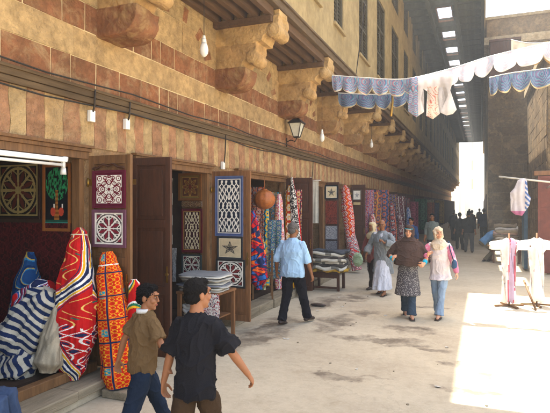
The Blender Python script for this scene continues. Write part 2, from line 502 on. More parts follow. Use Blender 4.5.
# upper wall with window openings
WZ0, WZ1 = 6.08, 8.6
wins = [(1.0, 1.8), (3.9, 4.7), (6.8, 7.6), (9.45, 10.1), (11.2, 12.05), (13.75, 14.95), (16.3, 17.8), (19.15, 20.9)]
y = 22.3
while y < 78: wins.append((y, y + 1.5)); y += 2.96
mb = MB()
T = .45
def uw(y0, y1, z0, z1): mb.box(UP - T, UP, y0, y1, z0, z1)
uw(YN, YF, 5.345, WZ0); uw(YN, YF, WZ1, 9.4); uw(YN, YF, 11.4, 12.55)
for (z0, z1) in ((WZ0, WZ1), (9.4, 11.4)):
    p = YN
    for (a, b_) in wins:
        uw(p, a, z0, z1); p = b_
    uw(p, YF, z0, z1)
L2(mb.build('upper_wall', M['plaster']))
for z0, z1 in ((WZ0, WZ1), (9.4, 11.4)):
    for (a, b_) in wins:
        f = MB(); fx = UP - .06
        for (p0, p1, q0, q1) in ((a, a + .07, z0, z1), (b_ - .07, b_, z0, z1), (a + .07, b_ - .07, z0, z0 + .08), (a + .07, b_ - .07, z1 - .08, z1)):
            f.box(fx - .08, fx + .035, p0 + .001, p1 - .001, q0 + .001, q1 - .001)
        mid = (a + b_) / 2
        f.box(fx - .05, fx + .02, mid - .035, mid + .035, z0 + .08, z1 - .08)
        for zz in (z0 + (z1 - z0) * .33, z0 + (z1 - z0) * .66):
            f.box(fx - .05, fx + .015, a + .07, mid - .036, zz - .03, zz + .03); f.box(fx - .05, fx + .015, mid + .036, b_ - .07, zz - .03, zz + .03)
        fo = L2(f.build('window', M['lattice']))
        l = MB()
        n = int((z1 - z0) / .09)
        for i in range(n):
            zc = z0 + .06 + i * .09
            l.obox((fx - .02, (a + b_) / 2, zc), (.018, 0, -.03), (0, (b_ - a) / 2 - .08, 0), (.005, 0, .004))
        l.box(fx - .1, fx - .06, a + .01, b_ - .01, z0 + .01, z1 - .01, (.3, .3, .3))
        lo = l.build('slats', M['lattice'], fo)
        if a < 25 and z0 < 7:
            s_ = MB(); s_.box(UP - .02, UP + .06, a - .06, b_ + .06, z0 - .07, z0 - .002)
            so = s_.build('sill', M['plaster'], fo, bevel=.01)
# inner mass so that no daylight leaks through
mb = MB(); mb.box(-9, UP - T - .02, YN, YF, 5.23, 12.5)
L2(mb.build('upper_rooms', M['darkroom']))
# shops: opening (y0,y1); piers between
shops = [(-2.2, .2), (2.0, 4.62), (5.58, 7.50), (8.55, 11.0), (11.9, 14.1), (15.1, 17.2)]
y = 18.6
while y < 76: shops.append((y, y + 2.3)); y += 2.96
rooms = MB()
p = YN
pier = MB()
for (a, b_) in shops:
    pier = MB(); pier.box(W - .5, W - .012, p, a, 0, 2.658, jit(hx('#8a6a48')))
    L2(pier.build('pier', M['stone']))
    p = b_
pier = MB(); pier.box(W - .5, W - .012, p, YF, 0, 2.658, hx('#7c5e40')); L2(pier.build('pier', M['stone']))
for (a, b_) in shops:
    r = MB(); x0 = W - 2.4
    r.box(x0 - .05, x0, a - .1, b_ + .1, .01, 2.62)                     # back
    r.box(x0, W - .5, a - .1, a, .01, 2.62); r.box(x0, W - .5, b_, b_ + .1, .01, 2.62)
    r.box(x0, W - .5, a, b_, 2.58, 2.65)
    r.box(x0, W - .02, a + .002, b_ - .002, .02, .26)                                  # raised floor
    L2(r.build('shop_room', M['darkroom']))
    f = MB()                                                            # lintel + jambs
    f.box(W - .1, W + .03, a - .06, b_ + .06, 2.52, 2.6)
    f.box(W - .08, W + .055, a - .08, b_ + .08, 2.6, 2.64)
    f.box(W - .06, W + .08, a - .1, b_ + .1, 2.64, 2.672)
    f.box(W - .1, W + .012, a + .001, a + .07, .26, 2.519); f.box(W - .1, W + .012, b_ - .07, b_ - .001, .26, 2.519)
    L2(f.build('door_frame', M['wood_light'], bevel=.005))

def door_leaf(y, x1, z0=.14, z1=2.55, m='wood', panels=3, ang=0, x0=W + .02, handle=True):
    """a leaf hinged on the wall at y, swung square to the street; faces the camera"""
    wd = x1 - x0; th = .045
    mb = MB()
    st = .075
    zs = [z0] + [z0 + (z1 - z0) * k / panels for k in range(1, panels)] + [z1]
    mb.box(0, st, 0, th, z0, z1); mb.box(wd - st, wd, 0, th, z0, z1)
    for i, z in enumerate(zs):
        a, b_ = (z, z + .1) if i == 0 else ((z - .1, z) if i == len(zs) - 1 else (z - .05, z + .05))
        mb.box(st, wd - st, 0.001, th - .001, a, b_)
    for i in range(panels):
        a = zs[i] + (.1 if i == 0 else .05); b_ = zs[i + 1] - (.1 if i == panels - 1 else .05)
        mb.box(st, wd - st, .018, th - .018, a, b_)
        c = .045
        mb.box(st + c, wd - st - c, .004, .017, a + c, b_ - c)
    o = mb.build('shop_door', M[m], bevel=.004)
    o.location = (x0, y, 0); o.rotation_euler = (0, 0, ang)
    L2(o)
    if handle:
        h = MB(); h.cyl((wd - .04, -.02, 1.15), (wd - .04, 0, 1.15), .02, n=12); h.box(wd - .05, wd - .03, -.012, -.002, 1.05, 1.25)
        h.build('handle', M['brass'], o)
        for zz in (z0 + .3, z1 - .3):
            h = MB(); h.cyl((.0, -.008, zz - .05), (.0, -.008, zz + .05), .012, n=10); h.box(.0, .07, -.006, -.001, zz - .035, zz + .035); h.build('hinge', M['brass'], o)
    return o
XO = -3.56
dA = door_leaf(4.68, XO, .2, 2.56, 'wood_light', 2)
# carved eyebrow moulding on the first leaf
mb = MB(); pts = [(.07 + .42 * t, -.012, 2.40 + .05 * math.sin(PI * t) ** .6 + (.012 * math.cos(6 * PI * t))) for t in [i / 16 for i in range(17)]]
mb.tube(pts, .012, n=8); mb.build('moulding', M['wood_dark'], dA)
door_leaf(5.46, XO, .12, 2.6, 'wood_dark', 3)
door_leaf(7.56, -3.44, .14, 2.56, 'wood', 3)
door_leaf(11.03, -3.5, .1, 2.62, 'wood_dark', 3)
door_leaf(17.25, -3.62, .1, 2.7, 'wood_dark', 4)
for (a, b_) in shops[6:]:
    door_leaf(b_ + .02, -3.55, .1, 2.6, 'wood_dark', 3, handle=b_ < 40)

# conduit, switch boxes, wires along the front
cb = MB()
for z_, o_ in ((3.36, .09), (3.13, .05)):
    pts = [(W + o_, YN + i * .7, z_ + .02 * math.sin(i * 1.7) + .012 * math.sin(i * .6)) for i in range(60)]
    cb.tube(pts, .009, n=6)
tag(cb.build('cable', M['cable']), 'pair of thin dark cables running along the timber band of the striped wall', 'cable')
for k, (yy, z0, z1, lb) in enumerate(((4.72, 2.95, 3.3, 'first short conduit drop with white box below the timber band, above the left shop'),
                                  (5.35, 2.95, 3.28, 'short conduit drop with white box above the tall dark door'),
                                  (7.95, 2.62, 3.2, 'conduit drop with white box above the door with the blue lattice panel'),
                                  (12.9, 2.6, 3.15, 'conduit drop with white box above the stack of cloth'))):
    t = thing('conduit_drop', lb, 'conduit', (W, yy, z0), 0, 'conduit drops under the timber band')
    a = MB(); a.box(.0, .05, -.04, .04, 0, .13); a.build('junction_box', M['plastic'], t, bevel=.006)
    a = MB(); a.tube([(.05, 0, .12), (.07, 0, (z1 - z0) * .5), (.08, 0, z1 - z0)], .011, n=8); a.build('conduit', M['iron'], t)

# ------------------------------------------------------------------ roof over the street
roof = thing('street_roof', 'dark slatted timber roof high over the covered street, with a row of square skylights', 'roof', (0, 16.4, 10.6))
RY0, RY1, RX0, RX1 = 16.4, 71.0, UP - .3, .1
skl = [18.0 + 2.95 * i for i in range(18)]
mb = MB()
SA, SB = -1.86, -1.26
mb.box(RX0, SA, 0, RY1 - RY0, .1, .16); mb.box(SB, RX1, 0, RY1 - RY0, .1, .16)
p = 0
for s_ in skl:
    mb.box(SA, SB, p, s_ - RY0, .1, .16); p = s_ - RY0 + 1.7
mb.box(SA, SB, p, RY1 - RY0, .1, .16)
mb.box(RX0, RX1 + .1, RY1 - RY0 - .1, RY1 - RY0 + .1, -.5, .2)
mb.build('boards', M['roofwood'], roof)
jm = MB(); jm.box(RX0, RX1, -.05, .05, -.12, .1)
jme = jm.mesh('joist'); jme.materials.append(M['roofwood'])
jm2 = MB(); jm2.box(RX0, SA - .04, -.05, .05, -.12, .1); jm2.box(SB + .04, RX1, -.05, .05, -.12, .1)
jme2 = jm2.mesh('joist'); jme2.materials.append(M['roofwood'])
k = 0
y = .3
while y < RY1 - RY0 and k < 95:
    op = any(s_ - RY0 - .1 < y < s_ - RY0 + 1.8 for s_ in skl)
    o = bpy.data.objects.new('joist', jme2 if op else jme); C.objects.link(o); o.parent = roof; o.location = (0, y, 0); y += .905; k += 1
for x in (RX0 + .1, -2.1, -1.02, RX1 - .08):
    mb = MB(); mb.box(x - .07, x + .07, 0, RY1 - RY0, -.3, -.122); mb.build('purlin', M['roofwood'], roof)
mb = MB()
for (x0, x1) in ((RX1 + .0, RX1 + .05),): mb.box(x0, x1, 0, RY1 - RY0, -.34, .3)
mb.build('fascia', M['concrete'], roof)
for s_ in skl:
    mb = MB(); a = s_ - RY0
    mb.box(SA - .04, SA - .001, a - .04, a + 1.74, .02, .2); mb.box(SB + .001, SB + .04, a - .04, a + 1.74, .02, .2)
    mb.box(SA, SB, a - .04, a - .001, .06, .2); mb.box(SA, SB, a + 1.701, a + 1.74, .02, .2)
    mb.build('skylight_frame', M['wood'], roof)

# ------------------------------------------------------------------ stone buildings on the right
def ashlar(mb, a0, a1, z0, z1, base, plane, sgn, col, h=.42, wmin=.5, wmax=1.1, holes=()):
    z = z0
    while z < z1 - .05:
        zz = min(z + h * random.uniform(.85, 1.15), z1)
        a = a0
        while a < a1 - .01:
            e = min(a + random.uniform(wmin, wmax), a1)
            if not any(h0 < (a + e) / 2 < h1 and hz0 < (z + zz) / 2 < hz1 for (h0, h1, hz0, hz1) in holes):
                block(mb, [(a + .005, z + .005), (e - .005, z + .005), (e - .005, zz - .005), (a + .005, zz - .005)], jit(col, .2), .03 + random.uniform(-.006, .006), base, plane, sgn)
            a = e
        z = zz
STN = hx('#665338')
rb = thing('stone_building', 'brown stone building closing the covered street on its right, pale parapet above a boarded bay', 'building', (.25, 26, 0))
def RP(o): o.parent = rb; o.matrix_parent_inverse = Matrix.Translation((-.25, -26, 0)); return o
mb = MB(); mb.box(.28, 9, 26.03, 80, 0, 9.4, (.25, .2, .14)); mb.box(.1, 9, 25.9, 80, 9.4, 9.75, hx('#b9a888')); mb.box(.2, 9, 25.98, 80, 9.75, 10.55, hx('#7a664a'))
mb.box(.12, 9, 25.88, 80, 10.552, 10.68, hx('#a3906c'))
RP(mb.build('wall', M['stone']))
mb = MB(); ashlar(mb, .28, 9, .1, 9.38, 26.03, 'Y', -1, STN); ashlar(mb, 26.03, 60, .1, 9.38, .28, 'X', -1, STN, wmin=1, wmax=2)
RP(mb.build('stone_facing', M['stone']))
mb = MB(); mb.box(.32, 9, 33, 79.8, 10.7, 11.2); RP(mb.build('upper_wall', M['concrete']))  # hidden strip of wall added to darken the covered street
mb = MB(); mb.box(.35, 1.55, 25.2, 25.99, 7.6, 9.3)
for i in range(9):
    mb.box(.35 + i * .133, .45 + i * .133, 25.165, 25.199, 7.62, 9.28)
mb.box(.3, 1.6, 25.12, 25.99, 9.302, 9.4); mb.box(.3, 1.6, 25.12, 25.99, 7.5, 7.598)
RP(mb.build('boarded_bay', M['wood_dark']))
for yy in range(30, 77, 5):
    mb = MB(); mb.box(.19, .248, yy, yy + 2.2, .1, 2.6)
    RP(mb.build('shutter', M['wood_dark']))

ra = thing('stone_shop', 'coursed brown stone shop building at the right edge with a brown panelled door', 'building', (1.75, 17, 0))
def RA(o): o.parent = ra; o.matrix_parent_inverse = Matrix.Translation((-1.75, -17, 0)); return o
mb = MB(); mb.box(1.78, 9, 17.03, 24, 0, 6.5, (.25, .2, .14)); mb.box(1.65, 9, 16.9, 24.1, 6.5, 6.75, hx('#b9a888'))
RA(mb.build('wall', M['stone']))
mb = MB(); ashlar(mb, 1.78, 9, .1, 6.48, 17.03, 'Y', -1, STN, .36, .4, .9); ashlar(mb, 17.03, 24, .1, 6.48, 1.78, 'X', -1, STN, .36)
RA(mb.build('stone_facing', M['stone']))
mb = MB(); mb.box(3.4, 9, 17.2, 25.8, 6.76, 12.0); RA(mb.build('added_storey', M['concrete']))  # storey added out of view to cut the sky light on the market wall
def pdoor(x0, x1, y, z0, z1, m, rows):
    mb = MB(); st = .07
    mb.box(x0, x0 + st, y - .05, y, z0, z1); mb.box(x1 - st, x1, y - .05, y, z0, z1)
    for k in range(rows + 1):
        z = z0 + (z1 - z0 - .08) * k / rows
        mb.box(x0 + st, x1 - st, y - .049, y - .001, z, z + .08)
    mb.box(x0 + st, x1 - st, y - .03, y - .01, z0 + .08, z1 - .08)
    return mb.build('panelled_door', M[m], bevel=.005)
M['reddoor'] = mat('red_brown_paint', hx('#6e3626'), .55, .25, 5, .3, 30, .3, dirt=hx('#3a2016'), dirt_amt=.4)
M['bluedoor'] = mat('blue_grey_paint', hx('#3c5668'), .6, .25, 5, .3, 30, .3, dirt=hx('#2a2a26'), dirt_amt=.5)
RA(pdoor(1.50, 2.9, 16.8, .06, 2.85, 'reddoor', 3))
mb = MB(); mb.box(1.4, 3.2, 16.72, 17.0, 2.87, 3.0); RA(mb.build('lintel', M['wood'], bevel=.01))
mb = MB(); mb.box(1.2, 1.3, 17.6, 18.6, .06, 2.3); RA(mb.build('open_shutter', M['bluedoor']))

# far end of the street, in the open square
tw = thing('stone_tower', 'pale sunlit stone tower seen through the far mouth of the covered street', 'tower', (-1.2, 118, 0))
mb = MB(); mb.box(-2.2, 1.2, 0, 4, 0, 30); mb.box(-2.5, 1.5, -.3, 4.3, 17.5, 18.1); mb.build('shaft', M['limewash'], tw)
for zz in (5.5, 9.5, 14): 
    mb = MB(); mb.box(-.85, -.5, -.04, -.002, zz, zz + 2.1); mb.build('window', M['concrete'], tw)
fh = thing('far_building', 'pale rendered building beside the tower at the far end', 'building', (6, 122, 0))
mb = MB(); mb.box(-4.2, 12, 0, 10, 0, 8.2); mb.box(-4.4, 12, -.25, 10, 8.2, 8.6); mb.build('wall', M['limewash'], fh)
for xx in (-3.6, -2, 0):
    mb = MB(); mb.box(xx, xx + .8, -.05, -.002, 4.5, 6.3); mb.build('window', M['wood_dark'], fh)
fl = thing('far_building', 'low pale building left of the tower at the far end', 'building', (-12, 115, 0))
mb = MB(); mb.box(-10, 7.6, 0, 10, 0, 7.5); mb.box(-10, 7.8, -.3, 10, 7.5, 7.9); mb.build('wall', M['limewash'], fl)

# ------------------------------------------------------------------ step, curb, planks
t = thing('doorstep', 'worn stone step and timber sill along the front of the leftmost shop', 'step', (-3.9, 3.5, 0))
def RW(o, root):
    o.parent = root; o.matrix_parent_inverse = Matrix.Translation(-Vector(root.location)); return o
mb = MB(); y = 3.25
while y < 4.9:
    e = min(y + random.uniform(.7, 1.1), 4.95)
    mb.box(-4.02, -3.67 + random.uniform(-.01, .01), y + .004, e - .004, .085, .18 + random.uniform(-.004, .004)); y = e
RW(mb.build('tread', M['plank'], bevel=.012), t)
mb = MB(); mb.box(-4.14, -3.72, 3.25, 4.93, 0, .083); RW(mb.build('footing', M['ground'], bevel=.01), t)
mb = MB(); mb.bar((-4.04, 1.9, .23), (-4.0, 4.62, .23), .1, .1); RW(mb.build('timber_sill', M['wood_light'], bevel=.008), t)
t = thing('stone_curb', 'low pale stone curb running under the shops beyond the cloth table', 'curb', (-3.9, 12, 0))
mb = MB(); y = 7.7
while y < 30:
    e = y + random.uniform(.6, 1.2)
    mb.box(-4.13, -3.76 + random.uniform(-.02, .02), y + .006, e - .006, 0, .17 + random.uniform(-.01, .01)); y = e
RW(mb.build('curb_stones', M['plank'], bevel=.015), t)
mb = MB(); mb.box(-3.68, -3.3, 4.36, 4.86, .0, .085)
tag(mb.build('plank_slab', M['plank'], bevel=.012), 'low worn plank on the ground carrying the orange red cloth roll', 'plank')

# ------------------------------------------------------------------ appliqué patterns
WH, NV, BK, MR, YL, OR_, RD, GR, BL, GD, CR, PK, TQ, GY = [hx(s) for s in ('#e6dfd0', '#1e2748', '#161316', '#5a1420', '#e0a820', '#d8621c', '#b81818', '#1f6b4a', '#2a5c9c', '#b8924a', '#d8c8a4', '#c8607a', '#2a90a0', '#8c8a88')]
def rosette(fg, bg, c2, k=8, border=None, star=.25, lw=.055):
    def f(u, v):
        x, y = u * 2 - 1, v * 2 - 1
        if max(abs(x), abs(y)) > .9: return border or bg
        r = math.hypot(x, y); a = math.atan2(y, x)
        if abs(max(abs(x), abs(y)) - .84) < .025: return fg
        p = .62 + .18 * math.cos(k * a)
        q = .34 + .12 * math.cos(k * a + PI)
        if abs(r - p) < lw or abs(r - q) < lw * .8: return fg
        if r > p + .1 and abs(math.sin(2 * a)) < .3 and (abs(x) + abs(y)) > 1.0 and abs(math.sin(9 * r)) < .5: return c2
        if abs(math.sin(k / 2 * a)) < .16 and .1 < r < .8: return fg
        if r < star * abs(math.cos(k / 2 * a)): return c2
        if q < r < p and abs(math.cos(k / 2 * a)) > .8: return c2
        return bg
    return f
def snow(fg, bg, border):
    """white ground with fine dark red branching flower"""
    def f(u, v):
        x, y = u * 2 - 1, v * 2 - 1
        if max(abs(x), abs(y)) > .88: return border
        x, y = abs(x) / .88, abs(y) / .88
        if y > x: x, y = y, x
        r = math.hypot(x, y); a = math.atan2(y, x)
        if abs(a - .39) < .05 and r < .85: return fg
        if r < .12: return fg
        for cx, cy, rr in ((.5, .0, .16), (.78, .3, .13), (.75, .75, .17), (.45, .36, .12), (.9, .05, .07)):
            d = math.hypot(x - cx, y - cy)
            if abs(d - rr) < .035 or d < rr * .3: return fg
        return bg
    return f
def knot(fg, bg, n, m, border, b2=None, asp=2.0, lw=.36):
    def f(u, v):
        x, y = abs(u - .5) * 2, v
        bx = min(u, 1 - u); by = min(v, 1 - v) * asp
        d = min(bx, by)
        if d < .06: return border
        if d < .09: return b2 or fg
        if d < .12: return bg
        w_ = math.sin(2 * PI * y * m)
        a = math.sin(PI * x * n + 1.5 * w_); b = math.sin(PI * x * n - 1.5 * w_ + 1.2 * math.cos(2 * PI * y * m * .5))
        if abs(a) < lw or abs(b) < lw * .9: return fg
        return bg
    return f
STAR5 = [(r_ * math.sin(PI * k / 5), r_ * math.cos(PI * k / 5)) for k in range(10) for r_ in [(.92 if k % 2 == 0 else .36)]]
def in_poly(poly, x, z):
    c = False; j = len(poly) - 1
    for i in range(len(poly)):
        xi, zi = poly[i]; xj, zj = poly[j]
        if (zi > z) != (zj > z) and x < (xj - xi) * (z - zi) / (zj - zi) + xi: c = not c
        j = i
    return c
def starp(fg, bg, border, b2):
    def f(u, v):
        x, y = u * 2 - 1, v * 2 - 1
        m_ = max(abs(x), abs(y))
        if m_ > .93: return border
        if m_ > .86: return b2
        x /= .78; y = y / .78 + .04
        if in_poly(STAR5, x, y):
            r = math.hypot(x, y)
            if in_poly(STAR5, x * 1.45, y * 1.45) and not in_poly(STAR5, x * 1.8, y * 1.8): return mix(fg, bg, .75)
            if abs(math.sin(18 * r + 3 * math.sin(5 * math.atan2(y, x)))) < .22: return mix(fg, bg, .6)
            return fg
        return bg
    return f
def wheel(fg, bg, c2, border, k=8):
    def f(u, v):
        x, y = u * 2 - 1, v * 2 - 1
        m_ = max(abs(x), abs(y))
        if m_ > .94: return border
        if m_ > .88: return fg
        r = math.hypot(x, y); a = math.atan2(y, x); s = abs(((a / (2 * PI / k)) % 1) - .5) * 2     # 1 on spokes
        if .76 < r < .86: return fg
        if r >= .86: return c2 if m_ < .82 and r > .98 and abs(abs(x) - abs(y)) < .2 else (fg if abs(r - .98) < .03 else bg)
        if r < .12: return fg
        if .16 < r < .3: return c2 if s < .6 else fg
        if abs((1 - s) * r * PI / k - .02) < .03: return fg
        pet = .06 + .13 * math.sin(PI * min(max((r - .28) / .46, 0), 1))
        d = abs(s * r * PI / k)
        if abs(d - pet) < .028: return fg
        if d < pet * .45: return c2
        return bg
    return f
def medal(pal, cell=.17, line=None, aspect=1.0):
    """tent cloth: rows of round medallions between borders, u and v in metres"""
    def f(u, v):
        x, y = u / cell, v / (cell * aspect)
        i = math.floor(x); y += .5 * (i % 2)
        fx, fy = x - i - .5, y - math.floor(y) - .5
        r = math.hypot(fx, fy); a = math.atan2(fy, fx)
        e = .38 + .05 * math.cos(6 * a)
        if abs(r - e) < .03 or abs(r - .2 - .04 * math.cos(6 * a)) < .03: return line or pal[1]
        if r < .1: return pal[2 % len(pal)]
        if r < .2: return pal[(1 + i) % len(pal)]
        if r < e: return pal[3 % len(pal)]
        if abs(abs(fx) - .47) < .03: return pal[2 % len(pal)]
        if abs(fx) + abs(fy) > .78: return pal[2 % len(pal)]
        return pal[0]
    return f
def loops(u, v):
    """big red cloth: sweeping navy, yellow and white strands with fine scrollwork between"""
    x, y = u, v; P_ = .80
    best = 9
    for (x0, A, w_, ph) in ((.18, .15, 3.9, .4), (.58, .17, 3.9, 2.6)):
        c = x0 + A * math.sin(w_ * y + ph) + .03 * math.sin(11 * y + ph)
        sl = A * w_ * math.cos(w_ * y + ph)
        d = abs(((x - c + P_ / 2) % P_) - P_ / 2) / math.sqrt(1 + sl * sl)
        best = min(best, d)
    for e, c in ((.011, WH), (.034, NV), (.041, WH), (.058, YL), (.065, WH), (.076, RD), (.083, NV)):
        if best < e: return c
    low = y < .55 + .12 * math.sin(5 * x)
    f1 = math.sin(25 * x + 2.7 * math.sin(19 * y)); f2 = math.sin(25 * x - 2.7 * math.sin(19 * y + .9))
    if low and (abs(f1) < .22 or abs(f2) < .15): return WH
    if not low and abs(f1) < .15 and best > .1: return hx('#e0b860')
    if low and f1 * f2 > .45: return NV
    if not low and f1 > .93 and f2 > .5: return hx('#2a5c4a')
    return RD
def bands(pal, s=1.0, seed=0, kx=3.0, ky=3.5, n=2.0):
    """bold nested loops of tent cloth; pal: [(upto, colour)...]"""
    def f(u, v):
        x, y = u * s, v * s
        q = math.sin(kx * x + 1.6 * math.sin(ky * y + seed)) + math.cos(ky * 1.2 * y + 2.0 * math.sin(kx * x * .8 + seed))
        t = (q * n * .5) % 1
        for e, c in pal:
            if t < e: return c
        return pal[-1][1]
    return f
def zig(base, l1, l2, s=1.0):
    def f(u, v):
        x, y = u * s, v * s
        px = (x * 2.2) % 1; py = (y * 1.3) % 1
        if min(px, 1 - px) < .05 or min(py, 1 - py) < .03: return NV
        if min(px, 1 - px) < .09 or min(py, 1 - py) < .055: return OR_
        if abs(math.sin(16 * x + 1.5 * math.sin(24 * y))) < .26: return l1
        if abs(math.sin(16 * x - 1.5 * math.sin(24 * y) + .8)) < .2: return l1
        if int(x * 4.4) % 3 == 1 and int(y * 4) % 5 == 2: return TQ
        return base
    return f
def mosaic(pal, s=8.0, seed=0, line=None):
    def f(u, v):
        x, y = u * s, v * s
        x += .6 * math.sin(y * 1.7 + seed); y += .5 * math.sin(x * 1.3 + seed)
        i, j = math.floor(x), math.floor(y)
        fx, fy = x - i - .5, y - j - .5
        if abs(abs(fx) + abs(fy) - .5) < .09: return line or WH
        k = int(abs(math.sin(i * 12.9898 + j * 78.233 + seed + (3 if abs(fx) + abs(fy) < .5 else 0)) * 43758.5)) % len(pal)
        return pal[k]
    return f
def stripes(a, b, n, wob=.0):
    def f(u, v):
        t = (v * n + wob * math.sin(2 * PI * u * 2 + v * 3)) % 1
        return a if t < .5 else b
    return f

# ------------------------------------------------------------------ flat hangings (they face the camera side, y-)
def hanging(name, label, cat, x0, x1, z0, z1, y, fn, frame=None, fw=.02, res=.006, group=None, sag=.0, yaw=0, matn='cloth'):
    root = thing(name, label, cat, (x0, y, z0), yaw, group)
    wd, ht = x1 - x0, z1 - z0
    nx, nz = max(8, int(wd / res)), max(8, int(ht / res))
    mb = MB()
    sd = random.uniform(0, 9)
    def yy(u, v): return -.006 - sag * (1 + noise.noise(Vector((u * 4, v * 2, sd)))) * (.4 + .6 * (1 - v))
    b = mb.add([(u / nx * wd, yy(u / nx, v / nz), v / nz * ht) for v in range(nz + 1) for u in range(nx + 1)])
    for v in range(nz):
        for u in range(nx):
            a = b + v * (nx + 1) + u
            mb.face([a, a + 1, a + nx + 2, a + nx + 1], fn((u + .5) / nx, (v + .5) / nz), 0, bool(sag))
    if sag: nb = len(mb.f)
    b2 = mb.add([(u / nx * wd, yy(u / nx, v / nz) + .008, v / nz * ht) for v in (0, nz) for u in range(nx + 1)])
    mb.face([b, b + (nx + 1) * nz, b2 + nx + 1, b2], (.3, .28, .25)); mb.face([b + nx, b2 + nx, b2 + 2 * nx + 1, b + (nx + 1) * (nz + 1) - 1], (.3, .28, .25))
    mb.face([b2, b2 + nx + 1, b2 + 2 * nx + 1, b2 + nx], (.3, .28, .25))
    if sag:
        mb.f, mb.c, mb.m, mb.sm = mb.f[:nb], mb.c[:nb], mb.m[:nb], mb.sm[:nb]; mb.v = mb.v[:b2]
    po = mb.build('panel', M[matn], root)
    if sag:
        sm_ = po.modifiers.new('solid', 'SOLIDIFY'); sm_.thickness = .006
    if frame:
        f = MB()
        f.box(-fw, 0, -.018, .004, -fw, ht + fw, frame); f.box(wd, wd + fw, -.018, .004, -fw, ht + fw, frame)
        f.box(0.0005, wd - .0005, -.017, .004, -fw, 0, frame); f.box(0.0005, wd - .0005, -.017, .004, ht, ht + fw, frame)
        f.build('frame', M['cloth'], root, bevel=.003)
    return root
yA = 4.672
hanging('framed_applique', 'white square appliqué with fine dark red flower in maroon frame, on the leftmost door', 'appliqué', -4.03, -3.64, 2.0, 2.36, yA, snow(hx('#6a1222'), WH, hx('#5a1428')), hx('#5a1a2c'), .03)
hanging('framed_applique', 'square appliqué with a cream wheel of eight petals, lower one on the leftmost door', 'appliqué', -4.03, -3.64, 1.57, 1.92, yA, wheel(WH, hx('#4c403c'), hx('#7c2030'), WH), hx('#6a4452'), .035)
yB = 7.552
hanging('lattice_hanging', 'tall blue bordered hanging with white interlaced knot work on a door', 'wall hanging', -4.04, -3.57, 1.52, 2.46, yB, knot(WH, hx('#222838'), 3, 3.5, hx('#4a5880'), WH, 2.0, .42), hx('#5a6484'), .018)
hanging('star_hanging', 'cream square with a dark five pointed star under the blue bordered lattice hanging', 'wall hanging', -4.0, -3.58, 1.15, 1.48, yB, starp(hx('#28282c'), hx('#c8b490'), hx('#3c3c40'), CR), hx('#343436'), .02)
hanging('wheel_hanging', 'square with maroon and cream wheel pattern, lowest on the door behind the cloth table', 'wall hanging', -4.02, -3.54, .69, 1.11, yB, wheel(WH, hx('#2c2420'), hx('#7a2c2c'), hx('#33302c')), hx('#2c2c2c'), .02)
yC = 7.40
hanging('framed_carpet', 'small brown carpet square with round medallion, wooden framed, at a shop doorway top', 'carpet', -4.62, -4.26, 2.12, 2.49, yC, rosette(hx('#8a6a2c'), hx('#4c2814'), hx('#5c1c10'), 8, hx('#6c5a28')), hx('#6c4420'), .04)
hanging('carpet_strip', 'narrow brown carpet strip below the framed medallion carpet', 'carpet', -4.6, -4.22, 1.98, 2.07, yC, mosaic([hx('#4c2c1c'), hx('#6c4a30'), hx('#3c1c14')], 5, 2, hx('#7c6a4a')), None)
hanging('lattice_hanging', 'tall maroon hanging with gold and white lattice, in a doorway left of the blue one', 'wall hanging', -4.58, -4.23, 1.25, 1.93, yC, knot(CR, hx('#38161a'), 3, 3, MR, GD, 1.9, .36), hx('#50141c'), .02)
hanging('wheel_hanging', 'small dark square with white ring of petals, under the maroon and gold lattice hanging', 'wall hanging', -4.58, -4.24, .88, 1.18, yC, wheel(hx('#cfc8b4'), BK, MR, hx('#2c3030'), 6), hx('#2a3434'), .018)
hanging('narrow_hanging', 'narrow pale cloth with dark edge hanging just inside the doorway behind the tall dark door', 'cloth', -4.90, -4.74, 1.35, 2.45, 7.36, stripes(hx('#a8a498'), hx('#4a4844'), 3, .2), None, sag=.02)
hanging('narrow_hanging', 'short grey lace cloth hanging low inside the doorway beside the dark petal square', 'cloth', -4.86, -4.66, .75, 1.3, 7.34, mosaic([GY, hx('#6a6866')], 7, 1, hx('#a8a6a0')), None, sag=.02)
# inside the leftmost shop
hanging('star_rug', 'black hanging with a large gold interlaced star ring inside the leftmost shop', 'wall hanging', -5.42, -4.78, 1.86, 2.5, 4.60, wheel(hx('#8a7a4c'), hx('#120c0a'), hx('#4a1c12'), hx('#120c0a'), 8), hx('#2c1a10'), .02)
def treepic(u, v):
    x, y = u * 2 - 1, v
    if y < .14: return hx('#2f7a6a') if y < .1 else hx('#1c4a3a')
    for sx in (-.32, .38):
        if math.hypot((x - sx) / .22, (y - .27) / .07) < 1: return hx('#b8442c')
        if abs(x - sx - .1) < .05 and .25 < y < .4: return WH
    if abs(x) < .1 + .1 * (y < .3) and y < .62: return hx('#7a4a1c') if int(y * 30) % 2 else hx('#a0662a')
    if math.hypot(x / .95, (y - .72) / .27) < 1 and noise.noise(Vector((x * 7, y * 14, 1))) > -.08: return hx('#1d6a3c') if noise.noise(Vector((x * 12, y * 20, 4))) > 0 else hx('#2a8a58')
    return hx('#0c0c10')
hanging('tree_picture', 'framed black picture of a green tree with two birds under it, inside the leftmost shop', 'picture', -4.68, -4.34, 1.74, 2.44, 4.60, treepic, hx('#8a5426'), .035)
hanging('wall_cloth', 'large dark red patterned cloth hung on the side wall of the leftmost shop', 'cloth', -5.6, -4.3, .5, 1.80, 4.61, mosaic([hx('#3c0c0e'), hx('#481012'), hx('#300a0c')], 16, 5, hx('#541a18')), None, res=.014, sag=.03)
